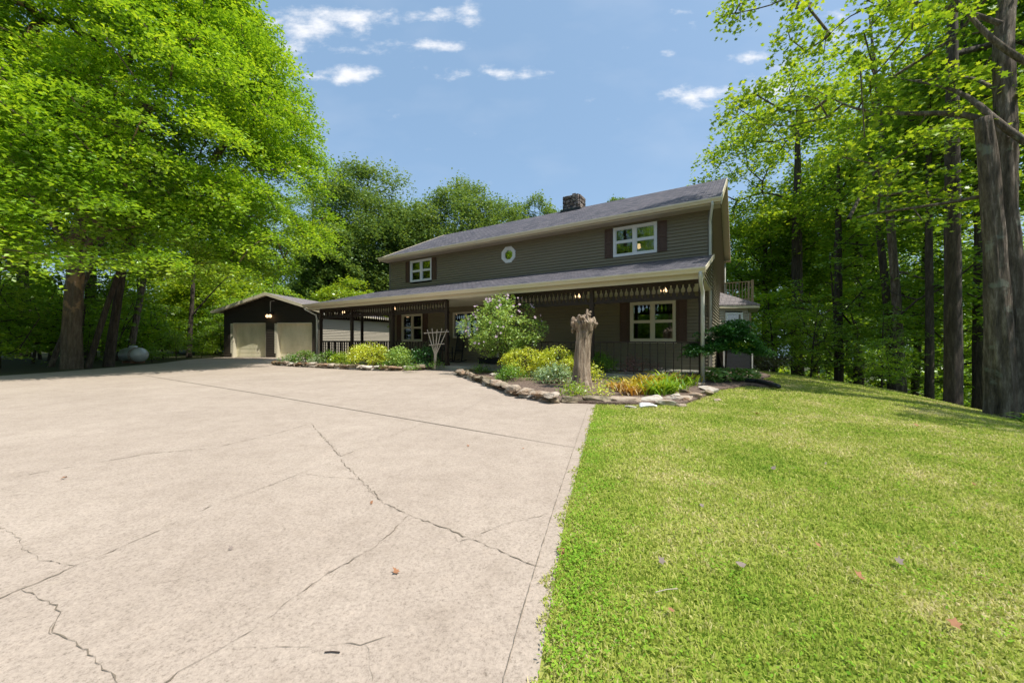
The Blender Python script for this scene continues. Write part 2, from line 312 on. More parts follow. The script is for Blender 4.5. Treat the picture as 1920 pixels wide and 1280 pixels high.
class B:
    """collects boxes, prisms, tubes into ONE mesh; coordinates are local to the parent"""
    def __init__(s): s.v = []; s.f = []; s.mi = []; s.cur = 0
    def add(s, vs, fs):
        n = len(s.v); s.v += [tuple(v) for v in vs]; s.f += [tuple(i+n for i in f) for f in fs]; s.mi += [s.cur]*len(fs); return s
    def box(s, x0, x1, y0, y1, z0, z1):
        x0, x1 = min(x0, x1), max(x0, x1); y0, y1 = min(y0, y1), max(y0, y1); z0, z1 = min(z0, z1), max(z0, z1)
        return s.add([(x0, y0, z0), (x1, y0, z0), (x1, y1, z0), (x0, y1, z0), (x0, y0, z1), (x1, y0, z1), (x1, y1, z1), (x0, y1, z1)],
                     [(0, 3, 2, 1), (4, 5, 6, 7), (0, 1, 5, 4), (1, 2, 6, 5), (2, 3, 7, 6), (3, 0, 4, 7)])
    def prism(s, poly, vec):
        """poly: 3-D points, extruded along vec"""
        n = len(poly); a = [tuple(p) for p in poly]; b = [(p[0]+vec[0], p[1]+vec[1], p[2]+vec[2]) for p in a]
        return s.add(a+b, [tuple(range(n))[::-1], tuple(range(n, 2*n))]+[(i, (i+1) % n, n+(i+1) % n, n+i) for i in range(n)])
    def bar(s, p, q, w, h=None, up=(0, 0, 1)):
        h = h or w; p = np.array(p, float); q = np.array(q, float); d = q-p; d /= np.linalg.norm(d)+1e-9
        x = np.cross(d, up)
        if np.linalg.norm(x) < 1e-3: x = np.cross(d, (0, 1, 0))
        x /= np.linalg.norm(x); y = np.cross(x, d)
        c = [p+x*a*w/2+y*b*h/2 for a, b in ((-1, -1), (1, -1), (1, 1), (-1, 1))]
        return s.prism(c, q-p)
    def tube(s, pts, rs, n=8, cap=True):
        pts = [np.array(p, float) for p in pts]; rings = []
        if isinstance(rs, (int, float)): rs = [rs]*len(pts)
        for i, p in enumerate(pts):
            d = pts[min(i+1, len(pts)-1)]-pts[max(i-1, 0)]; d /= np.linalg.norm(d)+1e-9
            a = np.array((1, 0, 0.)) if abs(d[0]) < 0.8 else np.array((0, 1., 0)); x = np.cross(d, a); x /= np.linalg.norm(x); y = np.cross(d, x)
            rings.append([p+(x*cos(2*pi*k/n)+y*sin(2*pi*k/n))*rs[i] for k in range(n)])
        vs = [q for r in rings for q in r]; fs = []
        for i in range(len(pts)-1):
            for k in range(n): fs.append((i*n+k, i*n+(k+1) % n, (i+1)*n+(k+1) % n, (i+1)*n+k))
        if cap: fs += [tuple(range(n))[::-1], tuple((len(pts)-1)*n+k for k in range(n))]
        return s.add(vs, fs)
    def lathe(s, prof, n=16, o=(0, 0, 0)):
        vs = [(o[0]+r*cos(2*pi*k/n), o[1]+r*sin(2*pi*k/n), o[2]+z) for r, z in prof for k in range(n)]
        fs = [(i*n+k, i*n+(k+1) % n, (i+1)*n+(k+1) % n, (i+1)*n+k) for i in range(len(prof)-1) for k in range(n)]
        fs += [tuple(range(n))[::-1], tuple((len(prof)-1)*n+k for k in range(n))]
        return s.add(vs, fs)
    def build(s, name, m, parent=None, smooth=False, bevel=0, uv=None):
        me = bpy.data.meshes.new(name); me.from_pydata(s.v, [], s.f)
        ms = m if isinstance(m, (list, tuple)) else [m]
        for k in ms: me.materials.append(M[k])
        if len(ms) > 1: me.polygons.foreach_set('material_index', s.mi)
        if uv:
            ul = me.uv_layers.new(name='UVMap')
            for li, lp in enumerate(me.loops): ul.data[li].uv = uv(me.vertices[lp.vertex_index].co)
        me.update()
        if bevel:
            bm = bmesh.new(); bm.from_mesh(me)
            bmesh.ops.bevel(bm, geom=bm.edges[:], offset=bevel, segments=1, affect='EDGES', clamp_overlap=True); bm.to_mesh(me); bm.free()
        return link(name, me, None, parent, smooth)

def W(px, py, Y): return ((px-CX)/F*Y, Y, H+(HY-py)*Y/F)
def G(px, py, z=0.0):
    Y = F*(H-z)/(py-HY); return ((px-CX)/F*Y, Y)

# ------------------------------------------------------------------ terrain
def x0f(Y): return np.interp(Y, [0, 5, 6.3, 8, 10.8, 14.9, 20, 40], [4.3, 4.4, 4.8, 5.45, 6.7, 7.3, 7.0, 4.5])
def terr(X, Y):
    uq = np.maximum(0, X-x0f(Y)); uq2 = np.minimum(uq, 9)
    z = -0.02*uq2**2-0.36*np.maximum(0, uq-9)
    zz = np.where(z < -9, -9-(1-np.exp((z+9)/4))*2, z)
    back = np.clip((Y-24)/60, 0, 1)*np.clip((X+4)/10, 0, 1)
    return zz-back*3
def grid_mesh(name, xs, ys, zf, m, keep=None, dz=0):
    X, Y = np.meshgrid(xs, ys); Z = zf(X, Y)+dz; V = np.stack([X, Y, Z], -1).reshape(-1, 3); nx = len(xs)
    i, j = np.meshgrid(np.arange(len(xs)-1), np.arange(len(ys)-1)); a = (j*nx+i).ravel()
    Fq = np.stack([a, a+1, a+nx+1, a+nx], 1)
    if keep is not None:
        cx = V[Fq].mean(1); Fq = Fq[keep(cx[:, 0], cx[:, 1])]
    return link(name, npmesh(name, V, [Fq]), m, smooth=True)

def inside(poly, X, Y):
    X = np.asarray(X); r = np.zeros(X.shape, bool); n = len(poly)
    for i in range(n):
        x1, y1 = poly[i]; x2, y2 = poly[(i+1) % n]
        c = ((y1 > Y) != (y2 > Y)) & (X < (x2-x1)*(Y-y1)/((y2-y1) or 1e-9)+x1); r ^= c
    return r
# house frame
TH = atan2(F, CX+150); UX = (-cos(TH), sin(TH)); NX = (sin(TH), cos(TH)); HK = F/61.0; HP = ((1334-CX)/F*HK, HK)
def L(s, d): return (HP[0]+s*UX[0]+d*NX[0], HP[1]+s*UX[1]+d*NX[1])
ROT = -TH

edge_l = [L(16.75, -3.2), L(16.66, -4.58), L(14.76, -4.58), L(13.43, -4.47), L(12, -4.35), L(10.51, -4.2), L(9.35, -3.76), L(9.07, -3.2), L(9.0, -2.76)]
edge_m = [L(6.5, -2.76), L(6.57, -3.94), L(4.97, -5.07), L(3.58, -6.08), L(2.72, -6.72), L(1.85, -7.05), L(1.3, -6.9), L(0.77, -6.68), L(0.02, -6.22), L(-.2, -5.06)]
bed_r = [G(1345, 733), G(1400, 724), G(1452, 728), G(1450, 718), G(1425, 712), G(1445, 706), G(1425, 699), (8.3, 13.6), L(0.1, 1.0)]
bed_left_poly = edge_l+[L(16.75, -2.76)]
bed_main_poly = edge_m+bed_r+[L(0.1, -2.76)]
drive_poly = [(1.42, 6.22), (1.38, 6.1), (0.86, 4.2), (0.34, 2.31), (0.08, 1.16), (-1.1, -3), (-2.5, -9), (-15.0, -9), (-15.4, 4), (-15.5, 11.2), (-15.5, 12.5), (-15.8, 14.4), (-16.6, 17.5), (-18.3, 20.9), (-19, 23.7),
              (-18.5, 23.9), (-12.0, 23.4), L(17.0, -2.7), L(17.0, -4.8), L(9.0, -3.0), L(9.0, -2.7), L(6.5, -2.7), L(6.6, -3.9), L(3.58, -6.0), L(1.85, -6.9), L(1.2, -6.5)]

ground = grid_mesh('ground', np.concatenate([np.arange(-240, -30, 15), np.arange(-30, 40, 1.0), np.arange(40, 260, 15)]),
                   np.concatenate([np.arange(-60, -6, 6), np.arange(-6, 45, 1.0), np.arange(45, 330, 15)]), terr, 'forest_floor', dz=-0.035)
tag(ground, None, None, kind='structure')
# lawn: fine sheet above the ground
def lawn_keep(X, Y): return (~inside(drive_poly, X-0.02, Y)) & (~inside(bed_main_poly, X, Y)) & (X > -3.2+0*Y) & (X < x0f(Y)+4.6) & ((Y < 13.4) | (X > 6))
lawn = grid_mesh('lawn', np.arange(-3, 14, 0.12), np.arange(-3, 21, 0.12), terr, 'lawn_soil', keep=lambda X, Y: (X > -3.2) & (X < x0f(Y)+4.6) & ((Y < 13.4) | (X > 6)) & ~inside(bed_main_poly, X, Y) & ((Y < 6.3) | ~inside(drive_poly, X, Y))); tag(lawn, None, None, kind='structure')
bm = bmesh.new()
def poly_obj(name, poly, z, m, thick=0.1, kind='structure', extra=None):
    b = B(); b.prism([(x, y, z-thick) for x, y in poly], (0, 0, thick))
    mats = [m]
    if extra: mats = extra(b, mats)
    o = b.build(name, mats if len(mats) > 1 else m); tag(o, None, None, kind=kind); return o
rng = np.random.default_rng(5)
def strips(b, mats):
    mats = mats+['crack', 'joint', 'patch']
    z = 0.004
    def strip(pts, wd, mi, jit, z=z, open_=True):
        P = [np.array(G(*p)) for p in pts]; Q = []
        for i in range(len(P)-1):
            Ln = np.linalg.norm(P[i+1]-P[i]); k = max(1, int(Ln/(0.03 if jit else 1.5)))
            for t in range(k): Q.append(P[i]+(P[i+1]-P[i])*t/k+(rng.normal(0, jit, 2) if jit else 0))
        Q.append(P[-1]); b.cur = mi; vs = []
        for i, q in enumerate(Q):
            d = Q[min(i+1, len(Q)-1)]-Q[max(i-1, 0)]; d = d/(np.linalg.norm(d)+1e-9); nrm = np.array((-d[1], d[0]))
            ww = .46*wd*(0.15+rng.random()**2*2.3) if jit else wd
            if open_ and (i == 0 or i == len(Q)-1): ww *= 0.2
            vs += [(*(q+nrm*ww/2), z), (*(q-nrm*ww/2), z)]
        b.add(vs, [(2*i+1, 2*i+3, 2*i+2, 2*i) for i in range(len(Q)-1)]); b.cur = 0
    strip([(245, 700), (493, 740), (1098, 844)], 0.014, 2, 0); strip([(245, 700), (493, 740), (1098, 844)], 0.006, 1, 0, z+.003)
    strip([(1102, 765), (1075, 845), (1040, 950), (1003, 1070), (975, 1165), (945, 1275), (925, 1400)], 0.007, 2, 0.0008)
    strip([(1102, 765), (1075, 845), (1040, 950), (1003, 1070), (975, 1165), (945, 1275), (925, 1400)], 0.0035, 1, 0.0008, z+.003)
    for pts, wd in [([(0, 900), (150, 874), (290, 850), (390, 843), (500, 818), (583, 795)], .010), ([(583, 795), (600, 815), (620, 835), (637, 858)], .010),
                    ([(637, 862), (560, 890), (470, 925), (390, 953), (280, 1005), (145, 1063), (70, 1095), (-40, 1140)], .0065), ([(637, 858), (700, 830), (795, 795), (880, 765), (920, 740)], .006),
                    ([(637, 862), (680, 905), (720, 945), (768, 967), (820, 985), (850, 1000), (885, 1012), (960, 1045), (1003, 1062), (1050, 1070)], .008),
                    ([(768, 967), (700, 1030), (620, 1075), (560, 1115), (480, 1180), (410, 1220), (310, 1280), (240, 1340)], .0065), ([(885, 1012), (940, 985), (1030, 965)], .005),
                    ([(415, 1218), (500, 1218), (600, 1215), (680, 1210), (730, 1195)], .003), ([(683, 1210), (690, 1240), (697, 1290)], .0022), ([(0, 990), (35, 1010), (45, 1035), (90, 1055), (145, 1063)], .005),
                    ([(40, 1110), (90, 1130), (112, 1150), (98, 1190), (150, 1212), (190, 1250), (225, 1290)], .006), ([(0, 935), (60, 925)], .006), ([(850, 1000), (860, 1018), (885, 1012)], .005),
                    ([(560, 888), (610, 895), (680, 901)], .004), ([(300, 714), (520, 712), (700, 708)], .012)]:
        strip(pts, wd, 1, 0.006 if pts[0][1] < 1000 else .0042)
        if wd > .005: strip([(p[0]+rng.normal(0, 3), p[1]+rng.normal(0, 2)) for p in pts[1:4]], wd*.35, 1, .006)
    b.cur = 3
    for cx, cy, r in []:
        x, y = G(cx, cy); k = 11; b.add([(x+r*(0.6+rng.random()*.7)*cos(2*pi*i/k)*1.4, y+r*(0.6+rng.random()*.7)*sin(2*pi*i/k)*.7, .0035) for i in range(k)], [tuple(range(k))])
    b.cur = 0; return mats
drive = poly_obj('driveway', drive_poly, 0.0, 'concrete', 0.12, extra=strips)
drive.location.z = 0.006
poly_obj('garden_bed', bed_left_poly, 0.10, 'mulch')
poly_obj('garden_bed', bed_main_poly, 0.045, 'mulch')

# ------------------------------------------------------------------ house
HOUSE = thing('house', 'two storey dark brown sided house with a full width front porch and stone chimney', 'house', (*HP, 0), ROT)
class HB(B):
    def hb(s, s0, s1, d0, d1, z0, z1): return s.box(-s0, -s1, d0, d1, z0, z1)
WIN_UP = [(1.58, 3.03, 3.98, 5.0), (11.71, 13.15, 3.95, 5.0)]
WIN_LO = [(1.01, 2.45, 1.04, 2.37), (12.31, 13.76, 1.04, 2.37)]
PICT = (8.95, 10.38, 1.18, 2.35); DOOR = (7.0, 7.95, 0.16, 2.3); OCT = (7.38, 4.61, 0.33)
def siding(b, kind, a0, a1, z0, z1, holes=(), lim=None, sgn=1, h=0.107, fix=0.0):
    """kind 'd': wall in a plane of constant depth facing -d ; kind 's': end wall facing +x (sgn=1) or -x"""
    z = z0
    while z < z1-1e-4:
        zt = min(z+h, z1); lo, hi = a0, a1
        if lim:
            lo, hi = lim((z+zt)/2)
            if hi-lo < 0.05: z = zt; continue
        iv = [(lo, hi)]
        for (h0, h1, y0, y1) in holes:
            if y0 < zt-0.02 and y1 > z+0.02:
                nv = []
                for p, q in iv:
                    if h1 <= p or h0 >= q: nv.append((p, q)); continue
                    if h0 > p: nv.append((p, h0))
                    if h1 < q: nv.append((h1, q))
                iv = nv
        for p, q in iv:
            e = 0.034
            if kind == 'd': z_ = z+.02; b.add([(-p, fix-.002, z), (-q, fix-.002, z), (-q, fix-.002, z_), (-p, fix-.002, z_)], [(0, 3, 2, 1)]); vs = [(-p, fix-e, z_), (-q, fix-e, z_), (-q, fix-.003, zt), (-p, fix-.003, zt), (-p, fix, z_), (-q, fix, z_), (-q, fix+.1, z), (-q, fix+.1, zt), (-p, fix+.1, z), (-p, fix+.1, zt)]
            else: z_ = z+.02; b.add([(fix+sgn*.002, p, z), (fix+sgn*.002, q, z), (fix+sgn*.002, q, z_), (fix+sgn*.002, p, z_)], [(0, 1, 2, 3)]); vs = [(fix+sgn*e, p, z_), (fix+sgn*e, q, z_), (fix+sgn*.003, q, zt), (fix+sgn*.003, p, zt), (fix, p, z_), (fix, q, z_), (fix-sgn*.1, q, z), (fix-sgn*.1, q, zt), (fix-sgn*.1, p, z), (fix-sgn*.1, p, zt)]
            b.add(vs, [(0, 3, 2, 1), (0, 1, 5, 4), (1, 2, 7, 6), (0, 8, 9, 3), (6, 7, 9, 8)])
        z = zt
oc = OCT; holes = [(a-.0, b_-.0, c, d) for a, b_, c, d in WIN_UP+WIN_LO+[PICT, DOOR]]
holes.append((oc[0]-.22, oc[0]+.22, oc[1]-.22, oc[1]+.22))
b = HB(); siding(b, 'd', 0.1, 14.6, 0.12, 5.14, holes); b.build('front_wall', 'siding', HOUSE)
RZ = lambda d: 5.2+(7.55-5.2)*(1-abs(d-4.3)/4.3) # underside of the roof
def glim(z):
    if z < 5.2: return (0.1, 8.5)
    t = (z-5.2)/2.35*4.3; return (t+.05, 8.6-t-.05)
b = HB(); siding(b, 's', 0.1, 8.5, 0.1, 7.5, [(4.15, 6.9, 0.3, 2.42)], glim, 1); b.build('side_wall', 'siding', HOUSE)
b = HB(); siding(b, 's', 0.1, 8.5, 0.1, 7.5, [], glim, -1, fix=-14.7); b.build('side_wall', 'siding', HOUSE)
b = HB(); b.hb(0.1, 14.6, 8.5, 8.6, 0.1, 5.2); b.build('back_wall', 'siding', HOUSE)
b = HB(); b.hb(0.12, 14.58, 0.12, 8.48, 2.62, 2.82); b.build('upper_floor', 'soffit', HOUSE)
for s_ in (0, 14.6):
    for d_ in (0, 8.5): b = HB(); b.hb(s_-.012 if s_ == 0 else s_, s_+.1 if s_ == 0 else 14.712, d_-.022 if d_ == 0 else d_, d_+.1 if d_ == 0 else d_+.122, 0.08, 5.16); b.build('corner_board', 'corner_board', HOUSE)
# main roof
def roof_uv(v): return (v[0], math.hypot(v[1], v[2])*1.0)
b = HB(); e0, e1, t = -0.27, 14.85, 0.09
pr = [(-.5, 5.25), (4.3, 7.6), (9.1, 5.25), (9.1, 5.25-t), (4.3, 7.6-t-.02), (-.5, 5.25-t)]
b.prism([(-e0, d, z) for d, z in pr], (-(e1-e0), 0, 0))
MAINROOF = b.build('roof', 'shingles', HOUSE, uv=lambda v: (v[0], abs(v[1]-4.3)*1.113))
b = HB(); b.hb(e0, e1, -.5, -.48, 5.08, 5.155); b.hb(e0+.02, e1-.02, -.478, -.03, 5.09, 5.11); b.hb(e0+.02, e1-.02, 8.63, 9.08, 5.09, 5.11); b.hb(e0, e1, 9.08, 9.1, 5.08, 5.155)
b.build('soffit', 'soffit', HOUSE)
b = HB()
for s_, q in ((e0-.022, .02), (e1+.002, .02)):
    b = HB()
    for sg in (-1, 1):
        y0 = 4.3+sg*4.82
        b.prism([(-s_, y0, 5.05), (-s_, y0, 5.262), (-s_, 4.3, 7.62), (-s_, 4.3, 7.40)], (-q, 0, 0))
    b.build('rake_board', 'trim_cream', HOUSE)
for s0_, s1_ in ((e0, -.02), (14.73, e1)):
    b = HB()
    for sg in (-1, 1):
        y0 = 4.3+sg*4.78
        b.prism([(-s0_, y0, 5.12), (-s1_, y0, 5.12), (-s1_, 4.3, 7.46), (-s0_, 4.3, 7.46)], (0, 0, .018))
    b.build('rake_soffit', 'trim_cream', HOUSE)
b = HB(); prof = [(-.505, 5.25), (-.63, 5.25), (-.63, 5.21), (-.60, 5.17), (-.58, 5.13), (-.505, 5.13)]
b.prism([(-(e0-.01), d, z) for d, z in prof], (-(e1-e0+.02), 0, 0)); b.build('gutter', 'trim_cream', HOUSE)
b = HB(); b.tube([(0.06, -.57, 5.16), (0.06, -.57, 5.05), (-.03, -.12, 4.72), (-.03, -.10, 4.5), (-.03, -.10, .12)], .038, 8)
b.build('downspout', 'downspout', HOUSE, smooth=True)
b = HB(); b.tube([(0.06, 9.2, 5.2), (0.05, 8.72, 4.85), (0.05, 8.70, .2)], .036, 8); b.build('downspout', 'downspout', HOUSE, smooth=True)
# chimney
cb = HB(); rr = random.Random(3); cb.hb(5.86, 6.60, 3.83, 4.57, 6.9, 8.12)
for zc in np.arange(7.0, 8.1, .185):
    for (a0, a1, dd) in ((5.83, 6.63, 3.80), (5.83, 6.63, 4.6)):
        p = a0
        while p < a1-.04:
            q = min(a1, p+rr.uniform(.17, .36)); o_ = rr.uniform(.0, .05); cb.hb(p+.008, q-.008, dd-.035-o_*.6, dd+.05, zc, zc+rr.uniform(.15, .178)); p = q
    for ss in (5.83, 6.63):
        p = 3.8
        while p < 4.56:
            q = min(4.6, p+rr.uniform(.17, .36)); o_ = rr.uniform(0, .05); cb.hb(ss-.035-o_*.6, ss+.05, p+.008, q-.008, zc, zc+rr.uniform(.15, .178)); p = q
for k in range(4):
    x = rr.uniform(5.85, 6.4); cb.hb(x, x+rr.uniform(.15, .25), 3.85+.15*k, 4.0+.17*k, 8.1, 8.16+rr.uniform(0, .09))
ch = cb.build('chimney', 'chimney_stone', MAINROOF, bevel=.012)
fb = HB(); fb.hb(5.72, 6.74, 3.66, 4.75, 7.2, 7.42); fb.build('flashing', 'black_paint', MAINROOF)
# windows
def ring(b, s0, s1, z0, z1, w_, d0, d1):
    b.hb(s0, s1, d0, d1, z0, z0+w_); b.hb(s0, s1, d0, d1, z1-w_, z1); b.hb(s0, s0+w_, d0, d1, z0+w_, z1-w_); b.hb(s1-w_, s1, d0, d1, z0+w_, z1-w_)
def window(s0, s1, z0, z1, m, mull=True, curt=(), rails=True):
    b = HB(); ring(b, s0, s1, z0, z1, .075, -.045, .07); mid = (s0+s1)/2
    halves = [(s0+.075, mid-.05), (mid+.05, s1-.075)]
    b.hb(mid-.05, mid+.05, -.035, .07, z0+.075, z1-.075)
    for p, q in halves:
        if rails:
            zm = (z0+z1)/2; b.hb(p, q, -.012, .05, zm-.022, zm+.022)
            for z_a, z_b, dd in ((z0+.075, zm-.022, 0), (zm+.022, z1-.075, -.004)):
                b.hb(p, p+.028, dd-.006, .05, z_a, z_b); b.hb(q-.028, q, dd-.006, .05, z_a, z_b); b.hb(p+.028, q-.028, dd-.006, .05, z_a, z_a+.028); b.hb(p+.028, q-.028, dd-.006, .05, z_b-.024, z_b)
    o = b.build('window', m, HOUSE)
    g = HB()
    for p, q in halves: g.hb(p, q, .018, .024, z0+.075, z1-.075)
    g.build('pane', 'glass', o)
    for (p, q, r, s_) in curt:   # curtain: top width from p to q, bottom r to s_
        n = 9; c = HB(); vs = []
        for i in range(n):
            t = i/(n-1); y = .22+.03*sin(t*pi*5)
            vs += [(-(p+(q-p)*t), y, z1-.05), (-(r+(s_-r)*t), y, z0+.06)]
        c.add(vs, [(2*i, 2*i+1, 2*i+3, 2*i+2) for i in range(n-1)]); c.build('curtain', 'curtain', o)
    return o
def shutter(s0, s1, z0, z1):
    b = HB(); b.hb(s0, s1, -.032, -.019, z0, z1); ring(b, s0, s1, z0, z1, .045, -.052, -.0325)
    zm = (z0+z1)/2; b.hb(s0+.045, s1-.045, -.052, -.0325, zm-.03, zm+.03)
    b.hb(s0+.07, s1-.07, -.044, -.0325, z0+.07, zm-.055); b.hb(s0+.07, s1-.07, -.044, -.0325, zm+.055, z1-.07)
    b.build('shutter', 'shutter', HOUSE)
s0, s1, z0, z1 = WIN_UP[0]; window(s0, s1, z0, z1, 'white_trim', curt=[(s0+.08, s0+.3, s0+.08, s0+.22)])
shutter(1.27, 1.56, z0+.01, z1-.01); shutter(3.05, 3.33, z0+.01, z1-.01)
s0, s1, z0, z1 = WIN_UP[1]; window(s0, s1, z0, z1, 'white_trim', curt=[(s1-.08, s1-.62, s1-.08, s1-.2), (s0+.08, s0+.45, s0+.08, s0+.16)])
shutter(11.4, 11.69, z0+.01, z1-.01); shutter(13.17, 13.46, z0+.01, z1-.01)
s0, s1, z0, z1 = WIN_LO[0]; window(s0, s1, z0, z1, 'cream_trim'); shutter(.68, .99, z0, z1); shutter(2.47, 2.8, z0, z1)
s0, s1, z0, z1 = WIN_LO[1]; window(s0, s1, z0, z1, 'cream_trim', curt=[(s1-.08, s1-.45, s1-.08, s1-.3)]); shutter(11.96, 12.29, z0, z1); shutter(13.78, 14.1, z0, z1)
for a_, c_ in ((1.01, 2.45), (12.31, 13.76)): b = HB(); b.hb(a_-.03, c_+.03, -.06, -.001, .985, 1.02); b.build('sill', 'cream_trim', HOUSE)
s0, s1, z0, z1 = PICT; window(s0, s1, z0, z1, 'cream_trim', rails=False)
# octagon window
def octo(b, R0, R1, d0, d1):
    A = [pi/8+k*pi/4 for k in range(8)]
    for k in range(8):
        a, c = A[k], A[(k+1) % 8]
        P = [(-oc[0]+R*cos(x)/cos(pi/8), oc[1]+R*sin(x)/cos(pi/8)) for R, x in ((R0, a), (R1, a), (R1, c), (R0, c))]
        b.prism([(x, d0, z) for x, z in P], (0, d1-d0, 0))
b = HB(); octo(b, .235, .33, -.05, .05); octo(b, .19, .233, -.032, .05); o = b.build('window', 'white_trim', HOUSE)
b = HB(); b.prism([(-oc[0]+.188*cos(pi/8+k*pi/4)/cos(pi/8), .0, oc[1]+.188*sin(pi/8+k*pi/4)/cos(pi/8)) for k in range(8)], (0, .006, 0)); b.build('pane', 'glass', o)
b = HB(); b.tube([(-2.42, 1.1, 4.55), (-2.42, 1.1, 4.62)], [.05, .05], 10); b.lathe([(.01, -.07), (.06, -.04), (.075, 0), (.05, .05), (.02, .07)], 12, (-2.42, 1.1, 4.5)); b.build('room_lamp', 'bulb', HOUSE)
# front door behind the shrub
b = HB(); s0, s1, z0, z1 = DOOR; b.hb(s0+.07, s1-.07, .03, .07, z0, z1-.07)
for q in (.35, 1.1): b.hb(s0+.2, s1-.2, .018, .03, z0+q-.15, z0+q+.4)
dr = b.build('front_door', 'shutter', HOUSE); b = HB(); ring(b, s0, s1, z0-.0, z1, .07, -.03, .07); b.build('door_frame', 'cream_trim', dr)
b = HB(); b.lathe([(.01, -.02), (.03, 0), (.01, .03)], 10, (-(s0+.14), .0, 1.1)); b.build('handle', 'tank_paint', dr)
# ---- porch
PD = -2.6
b = HB(); b.hb(-.02, 16.75, -2.74, -.0, -.05, .15); b.hb(14.72, 16.75, 0, 2.6, -.05, .15); b.build('porch_floor', 'slab', HOUSE, bevel=.008)
b = HB(); ER, EL_ = -.06, 17.0; zt, zj = 2.80, 3.70; th_ = .07
b.add([(-ER, -3.08, zt), (-EL_, -3.08, zt), (-14.72, -.025, zj), (-ER, -.025, zj), (-EL_, 2.8, zt), (-14.72, 2.8, zj),
       (-ER, -3.08, zt-th_), (-EL_, -3.08, zt-th_), (-14.72, -.025, zj-th_), (-ER, -.025, zj-th_), (-EL_, 2.8, zt-th_), (-14.72, 2.8, zj-th_)],
      [(0, 3, 2, 1), (1, 2, 5, 4), (6, 7, 8, 9), (7, 10, 11, 8), (0, 1, 7, 6), (1, 4, 10, 7), (0, 6, 9, 3), (4, 5, 11, 10)])
b.build('porch_roof', 'shingles', HOUSE, uv=lambda v: ((v[0], -v[1]*1.05) if v[0] > -14.8 or v[1] < -3 else (v[1]*1.0, (v[0]+17)*1.05)))
b = HB(); b.hb(.0, 16.92, -2.98, -.03, 2.60, 2.62); b.hb(14.74, 16.92, -.03, 2.78, 2.60, 2.62); b.build('porch_ceiling', 'ceiling', HOUSE)
b = HB(); b.hb(-.04, 16.96, -3.0, -2.985, 2.55, 2.725); b.hb(16.94, 16.96, -2.985, 2.78, 2.55, 2.725)
b.prism([(-(-.085), -3.1, 2.72), (-(-.085), -3.1, 2.815), (-(-.085), -.03, 3.715), (-(-.085), -.03, 3.58)], (-.022, 0, 0)); b.build('porch_fascia', 'trim_cream', HOUSE)
b = HB(); prof = [(-3.085, 2.795), (-3.21, 2.795), (-3.21, 2.76), (-3.18, 2.72), (-3.16, 2.67), (-3.085, 2.67)]
b.prism([(-(-.08), d, z) for d, z in prof], (-17.15, 0, 0)); b.prism([(-17.005, -3.1, z) for z in (2.67, 2.795)]+[(-17.12, -3.1, 2.795), (-17.09, -3.1, 2.67)], (0, 5.8, 0)); b.build('gutter', 'trim_cream', HOUSE)
b = HB(); siding(b, 's', -2.7, 0, 2.60, 3.62, [], lambda z: (max(-2.95, -3.08+(z-2.72)/.9*3.05+.05), -.03), 1, fix=-.005); b.build('porch_gable', 'siding', HOUSE)
b = HB(); b.tube([(-.03+.0, -3.14, 2.7), (-.03, -3.14, 2.6), (-.05+.02, -3.02, 2.42), (-.02, -2.74, 2.27), (-.02, -2.72, 2.1), (-.02, -2.72, .1)], .045, 8); b.build('downspout', 'downspout', HOUSE, smooth=True)
b = HB(); b.tube([(-17.06, -3.12, 2.7), (-17.04, -3.08, 2.58), (-16.62, -2.78, 2.3), (-16.62, -2.74, 2.1), (-16.62, -2.74, .1)], .04, 8); b.build('downspout', 'downspout', HOUSE, smooth=True)
posts = [16.5, 14.08, 11.38, 8.43, 5.75, 2.88, 0.06]
for i, s_ in enumerate(posts):
    b = HB(); wd = .055; b.hb(s_-wd, s_+wd, PD-wd, PD+wd, .15, 2.55); b.hb(s_-.075, s_+.075, PD-.075, PD+.075, .15, .25); b.hb(s_-.07, s_+.07, PD-.07, PD+.07, 2.05, 2.15)
    b.build('porch_post', 'brown_wood', HOUSE)
for d_ in (-.33, 2.5): b = HB(); b.hb(16.445, 16.555, d_-.055, d_+.055, .15, 2.55); b.build('porch_post', 'brown_wood', HOUSE)
b = HB(); b.hb(posts[0], posts[3], PD-.05, PD+.05, 2.5, 2.6); b.hb(posts[4], posts[6], PD-.05, PD+.05, 2.5, 2.6); b.hb(16.45, 16.55, PD, 2.5, 2.5, 2.6); b.build('porch_beam', 'brown_wood', HOUSE)
def fret(b, p, q, horiz=True):
    n = max(1, round((q-p)/.14)); st = (q-p)/n; z0_, z1_ = 2.17, 2.5
    prof = [(0, .5), (.10, .5), (.16, .36), (.34, .30), (.44, .16), (.62, .14), (.76, .30), (.84, .40), (.92, .36), (1, .40)]
    for i in range(n):
        c = p+(i)*st
        if i == 0: continue
        pts = [(c+w_*st*.99, z0_+(z1_-z0_)*t) for t, w_ in prof]+[(c-w_*st*.99, z0_+(z1_-z0_)*t) for t, w_ in prof[::-1]]
        if horiz: b.prism([(-x, PD-.012, z) for x, z in pts], (0, .024, 0))
        else: b.prism([(-16.5-.012, x, z) for x, z in pts], (.024, 0, 0))
    if horiz: b.hb(p, q, PD-.022, PD+.022, 2.12, 2.175)
    else: b.hb(16.478, 16.522, p, q, 2.12, 2.175)
def rail(b, p, q, horiz=True, sp=.2, vb=.018):
    n = max(1, round((q-p)/sp))
    for i in range(1, n):
        c = p+(q-p)*i/n
        if horiz: b.hb(c-vb/2, c+vb/2, PD-vb/2, PD+vb/2, .24, 1.03)
        else: b.hb(16.5-vb/2, 16.5+vb/2, c-vb/2, c+vb/2, .24, 1.03)
    for z_ in (.24, 1.03):
        if horiz: b.hb(p, q, PD-.025, PD+.025, z_-.018, z_+.018)
        else: b.hb(16.475, 16.525, p, q, z_-.018, z_+.018)
